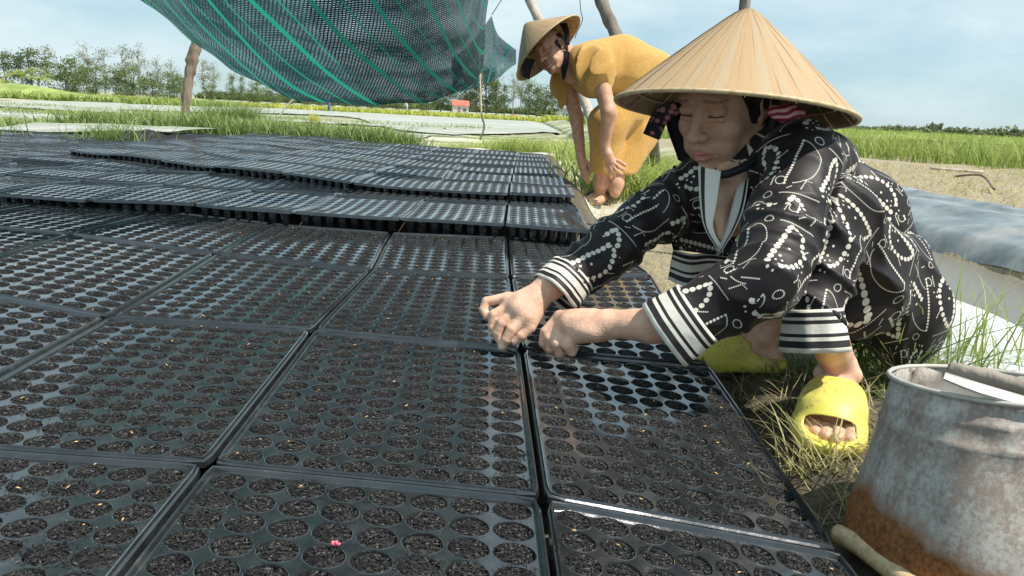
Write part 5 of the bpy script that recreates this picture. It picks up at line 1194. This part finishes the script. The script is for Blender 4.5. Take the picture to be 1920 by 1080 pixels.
cz = noisy('crop_canopy', (.17, .23, .06), (.34, .39, .13), 1.2, .9, .5, 8, 'W', .1, .1, (.35, .65), (1, .4, 1)); o = mesh('crop_field', np.stack([X, Y, Z], -1).reshape(-1, 3), np.stack([I[:-1, :-1], I[1:, :-1], I[1:, 1:], I[:-1, 1:]], -1).reshape(-1, 4), cz, smooth=True); tag(o, kind='structure')
# near grass round the squatting woman and the bucket
tuft(1700, 730, 100, .055, .20, .0042, .75, M['grass'], 'long grass blades under the trousers, left of the bucket', seed=31, curl=.8)
tuft(1640, 690, 90, .05, .13, .0045, .7, M['grass'], 'grass growing beside the ankle behind the yellow slipper', seed=32, curl=.8)
tuft(1800, 700, 34, .09, .24, .0040, .35, M['rice'], 'tall thin grass stalks rising behind the bucket', seed=33, curl=.45)
tuft(1890, 700, 34, .09, .20, .0040, .35, M['rice'], 'green grass stalks right of the bucket mouth, at the edge of the photo', seed=34, curl=.4)
tuft(1760, 690, 22, .05, .28, .0032, .25, M['rice'], 'slender grass stems between the woman and the white film', seed=37, curl=.3)
tuft(1525, 880, 80, .018, .085, .0030, .8, M['grass_dry'], 'dry grass wisp beside the tray edge, left of the yellow slipper', seed=35, curl=.5, tb=.55)
tuft(1480, 700, 90, .05, .07, .0032, .6, M['grass'], 'short grass between the two yellow slippers', seed=36, curl=.6)
def slope_(X, Y): return (X > .46)
blades('grass', np.concatenate([scatter(700, .62, .95, 1.3, 2.6, 41, clump=50, cs=.03), scatter(260, .5, .95, .9, 1.4, 42, slope_, 50, .04)]), .05, .0034, .5, M['grass'], 'short grass on the bank behind the squatting woman', 'grass', 'stuff', seed=43, curl=.7)
blades('straw_litter', np.concatenate([scatter(2600, .34, 1.1, 1.6, 4.5, 44), scatter(900, .40, 1.0, .85, 1.6, 45), scatter(5200, 3.1, 8, 4.5, 12, 46, lambda X, Y: ~fld_front(X, Y))]), .07, np.concatenate([np.full(3500, .0022), np.full(5200, .010)])[:2600+900+len(scatter(5200, 3.1, 8, 4.5, 12, 46, lambda X, Y: ~fld_front(X, Y)))], 1.6, M['grass_dry'], 'loose dry straw lying on the bare soil', 'straw', 'stuff', seg=2, seed=47, curl=.2, tb=.75)
# ---------------- trees
def leafcards(C, size, seed, tb, ts, flat=.0):
    r = np.random.default_rng(seed); n = len(C); a = r.normal(size=(n, 3)); a /= np.linalg.norm(a, axis=1)[:, None]; b = np.cross(a, r.normal(size=(n, 3))); b /= np.linalg.norm(b, axis=1)[:, None]; s = size*(.5+r.random(n))[:, None]
    V = np.stack([C-a*s, C+b*s*.45, C+a*s, C-b*s*.45], 1).reshape(-1, 3); q = np.arange(4*n).reshape(-1, 4); return V, q, np.repeat(np.clip(tb+ts*r.normal(size=n), 0, 1), 4)
def make_tree(name, kind, seed):
    """unit tree one metre tall: trunk with limbs, crown of leaf clumps"""
    r = np.random.default_rng(seed); b = MB(); pts = [(0, 0, -.03)]; 
    for i in range(6): pts.append((pts[-1][0]+r.normal()*.010, pts[-1][1]+r.normal()*.010, pts[-1][2]+.155))
    tall = kind in ('airy', 'dense'); b.tube(smoothpath(pts, 3), np.linspace(.014 if tall else .02, .003, 19), 6)
    C = []; cl = []
    nb = {'airy': 17, 'dense': 26, 'bushy': 24, 'round': 22}[kind]
    for i in range(nb):
        t = r.random(); z = {'airy': .33+.64*t, 'dense': .12+.84*t, 'bushy': .10+.80*t, 'round': .25+.68*t}[kind]
        wd = {'airy': .17*(1-.5*abs(t-.5)), 'dense': .19*(1.15-t), 'bushy': .42*math.sqrt(max(1-(2*t-1)**2, .1)), 'round': .36*math.sqrt(max(1-(2*t-1)**2, .12))}[kind]
        a = r.random()*6.28; rad = wd*(.25+.85*r.random()); c = np.array([rad*math.cos(a), rad*math.sin(a), z]); p0 = np.interp(z-.10, [p[2] for p in pts], [p[0] for p in pts]), np.interp(z-.10, [p[2] for p in pts], [p[1] for p in pts]), z-.10
        b.tube([p0, (np.array(p0)+c)/2+[0, 0, .01], c], [.006, .004, .002], 4); sz = {'airy': .050, 'dense': .062, 'bushy': .085, 'round': .080}[kind]*(.6+.8*r.random()); m = int({'airy': 60, 'dense': 85, 'bushy': 110, 'round': 105}[kind]*(.6+.8*r.random())); C.append(c+r.normal(size=(m, 3))*sz*np.array([1, 1, .75])); cl.append((m, r.normal()*.16))
    C = np.concatenate(C); V, q, tn = leafcards(C, {'airy': .014, 'dense': .016, 'bushy': .024, 'round': .021}[kind], seed+1, .45, .2); off = np.concatenate([np.full(m*4, o) for m, o in cl]); tn = np.clip(tn+off, 0, 1)
    t = empty(name); tr = b.build('trunk', M['bark_pale'] if kind == 'airy' else M['bark'], t); cr2 = mesh('crown', V, q, {'airy': M['tree_pale'], 'dense': M['tree_mid'], 'bushy': M['tree_mid'], 'round': M['tree_dark']}[kind], t); add_attr(cr2, 'tint', tn); return t
PROTO = {}
def place_tree(kind, px, top, d, lab, grp, wfac=1.0, name=None):
    nm = {'airy': 'airy_tree', 'dense': 'conical_tree', 'bushy': 'bushy_tree', 'round': 'round_tree'}[kind]; v = (int(px)*7+int(top)) % 3; key = (kind, v); p = W(px, hor(px), d); zb = -.35
    H_ = (CAM_H-zb)+(hor(px)-top)*d/1437
    if key not in PROTO: PROTO[key] = t = make_tree(nm, kind, 100+v*7+len(kind)*13)
    else: t = copy_tree(PROTO[key])
    t.location = (p[0], p[1], zb); t.scale = (H_*wfac, H_*wfac, H_); t.rotation_euler = (0, 0, (px*1.7) % 6.28); tag(t, lab, 'tree', grp); return t
lefts = [('round', 12, 98, 90), ('round', 60, 92, 92), ('airy', 92, 82, 100), ('bushy', 122, 118, 90), ('bushy', 142, 106, 90), ('airy', 168, 82, 98), ('airy', 197, 88, 96), ('bushy', 180, 122, 88), ('bushy', 218, 128, 88), ('airy', 236, 82, 100), ('airy', 262, 82, 98), ('bushy', 250, 124, 90), ('airy', 298, 106, 96), ('airy', 324, 110, 98), ('bushy', 285, 132, 90), ('bushy', 318, 134, 88), ('bushy', 340, 142, 90), ('airy', 384, 108, 105), ('airy', 402, 116, 108), ('bushy', 398, 156, 100), ('dense', 436, 137, 100), ('dense', 455, 144, 100), ('bushy', 482, 152, 98), ('bushy', 510, 160, 98), ('bushy', 540, 166, 100)]
word = ['first', 'second', 'third', 'fourth', 'fifth', 'sixth', 'seventh', 'eighth', 'ninth', 'tenth', 'eleventh', 'twelfth']
kw = {'airy': 'tall airy grey-green tree', 'bushy': 'low bushy green tree', 'round': 'dense dark rounded tree', 'dense': 'narrow leafy green tree'}
cn = {}
for k, px, top, d in sorted(lefts, key=lambda q: q[1]):
    cn[k] = cn.get(k, -1)+1; place_tree(k, px, top, d, '%s, %s from the left beyond the film-covered field' % (kw[k], word[cn[k]]), 'trees beyond the field on the left', 1.15 if k in ('bushy', 'round') else 1.0)
mids = [('bushy', x, 176+(x*13 % 9), 130) for x in range(575, 790, 24)]+[('bushy', 800, 168, 120), ('round', 826, 168, 118), ('dense', 846, 160, 118), ('round', 874, 150, 118), ('dense', 893, 145, 116), ('round', 912, 128, 118), ('dense', 930, 150, 116), ('dense', 946, 160, 116), ('airy', 962, 138, 116), ('airy', 976, 136, 118), ('dense', 990, 150, 116), ('dense', 1006, 158, 116), ('round', 1020, 160, 118), ('airy', 1034, 158, 118), ('dense', 1048, 172, 118), ('round', 1192, 196, 120)]
cn = {}
for k, px, top, d in mids:
    g = 'near the white house' if px >= 795 else 'under the shade net'; cn[(k, g)] = cn.get((k, g), -1)+1; place_tree(k, px, top, d, '%s, %s from the left of those %s' % (kw[k], word[cn[(k, g)]], g), 'trees of the middle distance', 1.25 if k in ('bushy', 'round') else 1.1)
# fronds of the banana clump at the far left
def frond_plant(px, top, d, lab, seed):
    r = np.random.default_rng(seed); p = W(px, hor(px), d); H_ = .85+(hor(px)-top)*d/1437; t = empty('banana_plant', (p[0], p[1], -.35)); tag(t, lab, 'banana plant', 'banana plants at the far left'); b = MB(); b.tube([(0, 0, -.1), (.05, 0, H_*.45)], [.16, .11], 8); b.build('stem', M['bark_pale'], t)
    for i in range(9):
        a = i*2.4+r.random(); L = H_*(.55+.25*r.random()); up = .5+.6*r.random(); V = []; Fc = []
        for k in range(9):
            s = k/8; c = np.array([math.cos(a)*L*s*.8, math.sin(a)*L*s*.8, H_*.42+L*up*s-L*.75*s*s]); w = .22*math.sin(pi*min(s*1.02+.03, 1))**.7*H_*.28; q = np.array([-math.sin(a), math.cos(a), 0])
            V += [c-q*w+[0, 0, -.3*w], c, c+q*w+[0, 0, -.3*w]]
        for k in range(8): Fc += [(3*k, 3*k+1, 3*k+4, 3*k+3), (3*k+1, 3*k+2, 3*k+5, 3*k+4)]
        o = mesh('leaf', V, Fc, M['banana'], t, True); add_attr(o, 'tint', np.full(len(V), float(np.clip(.5+.3*r.normal(), 0, 1))))
frond_plant(8, 128, 70, 'banana plant at the left edge of the photo', 1); frond_plant(42, 98, 72, 'tallest banana plant, second from the left edge', 2); frond_plant(72, 112, 70, 'yellow-green banana plant leaning over the grass bank', 3)
# grass bank and yellow verge under the left trees
bank = strip('grass_bank', -60, -26, 56, 64, .0, cz, 60, 12, .15, 0, 1, 1.2, 3)
co = np.zeros(len(bank.data.vertices)*3); bank.data.vertices.foreach_get('co', co); co = co.reshape(-1, 3); tt = (co[:, 1]+4)/8; co[:, 2] += 1.0*np.clip(np.sin(np.clip(tt, 0, 1)*pi), 0, 1)**.6*np.clip((17-co[:, 0])/12, 0, 1); bank.data.vertices.foreach_set('co', co.ravel().astype(np.float32)); tag(bank, kind='structure')
blades('grass', scatter(9000, -60, -24, 55, 66, 61), .55, .14, .4, M['rice'], 'long grass on the bank below the banana plants', 'grass', 'stuff', seg=3, seed=62, curl=.4, tb=.35)
blades('grass', scatter(8000, -40, 8, 72, 80, 63), .5, .16, .3, M['lime'], 'yellow-green verge along the far side of the field', 'grass', 'stuff', seg=3, seed=64, curl=.3, tb=.45)
# far tree lines
def treeline(name, pts, lab, seed, size=.5, mat='tree_mid'):
    r = np.random.default_rng(seed); C = []
    for px, top, d, wpx in pts:
        p = W(px, hor(px), d); Hh = .85+(hor(px)-top)*d/1437
        m = 130; wx = wpx*d/1420; q = r.normal(size=(m, 3))*np.array([wx*.45, wx*.45, Hh*.26])+np.array([p[0], p[1], -.35+Hh*.48]); q = q[(q[:, 2] > -.4) & (q[:, 2] < Hh-.2)]; C.append(q)
    V, q, tn = leafcards(np.concatenate(C), size, seed, .45, .25); o = mesh(name, V, q, M[mat]); add_attr(o, 'tint', tn); tag(o, lab, 'tree line', None, 'stuff')
r_ = np.random.default_rng(5)
treeline('far_trees', [(x, hor(x)-r_.uniform(-1, 9)-(9 if (x > 1740 and r_.random() < .45) else 0), 330, r_.uniform(7, 14) if r_.random() < .7 else 5) for x in range(1540, 1990, 5)], 'far-off low tree line on the horizon at the right', 7, 1.0, 'tree_pale')
treeline('far_trees', [(x, hor(x)-r_.uniform(1, 8), 300, 12) for x in range(1080, 1540, 9)]+[(x, hor(x)-r_.uniform(2, 9), 240, 14) for x in range(380, 1060, 10)], 'far-off tree line closing the field behind the net', 8, .9, 'tree_mid')
# white house with red roof, pale shed, reddish heap
def house(px, base, d, wid, dep, hh, rf, lab, nm, wallc, roofc, rot=.15):
    p = W(px, hor(px), d); t = empty(nm, (p[0], p[1], -.35), rot); tag(t, lab, 'house'); b = MB(); b.box((0, 0, hh/2), (wid, dep, hh)); b.build('wall', wallc, t, False)
    V = [(-wid*.56, -dep*.58, hh*.97), (wid*.56, -dep*.58, hh*.97), (wid*.56, dep*.58, hh*.97), (-wid*.56, dep*.58, hh*.97), (-wid*.56, 0, hh+rf), (wid*.56, 0, hh+rf)]; mesh('roof', V, [(0, 1, 5, 4), (2, 3, 4, 5), (0, 4, 3), (1, 2, 5), (0, 3, 2, 1)], roofc, t)
    b = MB(); b.box((-wid*.1, -dep/2-.02, hh*.4), (wid*.16, .05, hh*.75)); b.build('door', M['wood_grey'], t, False)
    b = MB(); b.box((wid*.25, -dep/2-.02, hh*.55), (wid*.2, .05, hh*.3)); b.build('window', M['slate'], t, False)
wallm = noisy('cream_wall', (.55, .50, .42), (.66, .61, .52), 2, .9, 0); redm = noisy('red_roof', (.40, .10, .07), (.55, .18, .12), 3, .8, 0)
house(863, 218, 112, 2.3, 2.2, 1.35, .75, 'small cream house with a red roof among the trees', 'house', wallm, redm); house(1056, 228, 112, 1.5, 2, 1.3, .4, 'pale shed partly hidden behind the far arm of the bending woman', 'shed', M['white_film'], M['slate'])
S = SDF((-.9, -.7, -.2), (.9, .7, .8), .06); S.ell((0, 0, .1), (.6, .45, .42), k=0); S.warp(lambda P: .08*wav(P, 7, 3)); V, Fc = S.verts(); p = W(964, hor(964), 95); o = mesh('soil_heap', V+np.array([p[0], p[1], -.35]), Fc, noisy('red_earth', (.30, .12, .06), (.45, .2, .1), 3), None, True, (p[0], p[1], -.35)); tag(o, 'reddish heap of earth in front of the far trees', 'heap')
# two field workers far away
def worker(px, d, lab, shirt, bend):
    p = W(px, hor(px), d); t = empty('person', (p[0], p[1], -.35)); tag(t, lab, 'person'); S = SDF((-.6, -.5, -.05), (.6, .5, 1.8), .04)
    hp = np.array([0, 0, .85]); ch = hp+np.array([-.42*bend, 0, .48*(1-.55*bend)]); hd = ch+np.array([-.16*bend-.02, 0, .25])
    S.cap((-.1, .05, .03), hp+[0, .08, 0], .06, .1, .05); S.cap((.12, -.05, .03), hp+[0, -.08, 0], .06, .1, .05); S.cap(hp, ch, .15, .16, .06); S.ell(hd, (.1, .1, .12), k=.03); S.chain([ch+[0, .18, .05], ch+[-.05, .22, -.25], ch+[-.15, .18, -.48]], [.055, .045, .04], .04); S.chain([ch+[0, -.18, .05], ch+[-.08, -.22, -.22], ch+[-.2, -.18, -.45]], [.055, .045, .04], .04)
    V, Fc = S.verts(); mesh('body', V, Fc, shirt, t, True); b = MB(); b.tube([hd+[0, 0, .03], hd+[0, 0, .17]], [.22, .01], 12); b.build('conical_hat', M['rim'], t)
worker(617, 70, 'tiny field worker in blue far off, below the left part of the net', noisy('blue_cloth', (.10, .16, .34), (.16, .22, .42), 4), .9); worker(763, 85, 'tiny field worker in pale clothes far off, near the trees', noisy('pale_cloth', (.4, .36, .34), (.55, .5, .46), 4), .35)
# stack of spare dark trays and folded black cloth at the back edge
b = MB(); p = HIT(255, 268)
for k in range(5): 
    q = strip('folded_net', -.1, .1, 0, 1, 0, M['scarf'], 3, 3) if False else None
V = []; nx_, ny_ = 40, 12; a0, a1 = HIT(240, 266), HIT(425, 262)
for i in range(nx_):
    for j in range(ny_):
        t = i/(nx_-1); s = j/(ny_-1); c = a0*(1-t)+a1*t+np.array([0, .42*(s-.5), 0]); c[2] = T(c[0], c[1])+.08*abs(math.sin(pi*s))**.5*(1-.6*t)*(1+.15*math.sin(t*9)+.10*math.sin(t*31+s*4)); V.append(c)
I = np.arange(nx_*ny_).reshape(nx_, ny_); o = mesh('folded_sheet', V, np.stack([I[:-1, :-1], I[1:, :-1], I[1:, 1:], I[:-1, 1:]], -1).reshape(-1, 4), M['scarf'], None, True, tuple(a0)); tag(o, 'crumpled black sheet rolled up along the back of the trays, left of the bark post', 'plastic sheet')
b = MB(); P = [W(1743, 322, 9.5), W(1790, 324, 9.2), W(1842, 328, 9.0)]; P = [np.array([q[0], q[1], T(q[0], q[1])+.03]) for q in [HIT(1743, 323), HIT(1842, 329)]]; b.tube(smoothpath(P, 3), .02, 7, .1); tag(b.build('stick', M['bark_pale'], None, True, tuple(P[0])), 'pale straight stick lying on the straw at the right', 'stick')
P = [HIT(1790, 341)+[0, 0, .06], HIT(1835, 352)+[0, 0, .12], HIT(1862, 366)+[0, 0, .05]]; tube_obj('twig', smoothpath(P, 5), .012, M['bark'], None, 6, .1, tuple(P[0])); tag(bpy.data.objects[[o.name for o in bpy.data.objects if o.name.startswith('twig')][0]], 'dark curved twig on the straw above the black film', 'twig')
print('plants done')
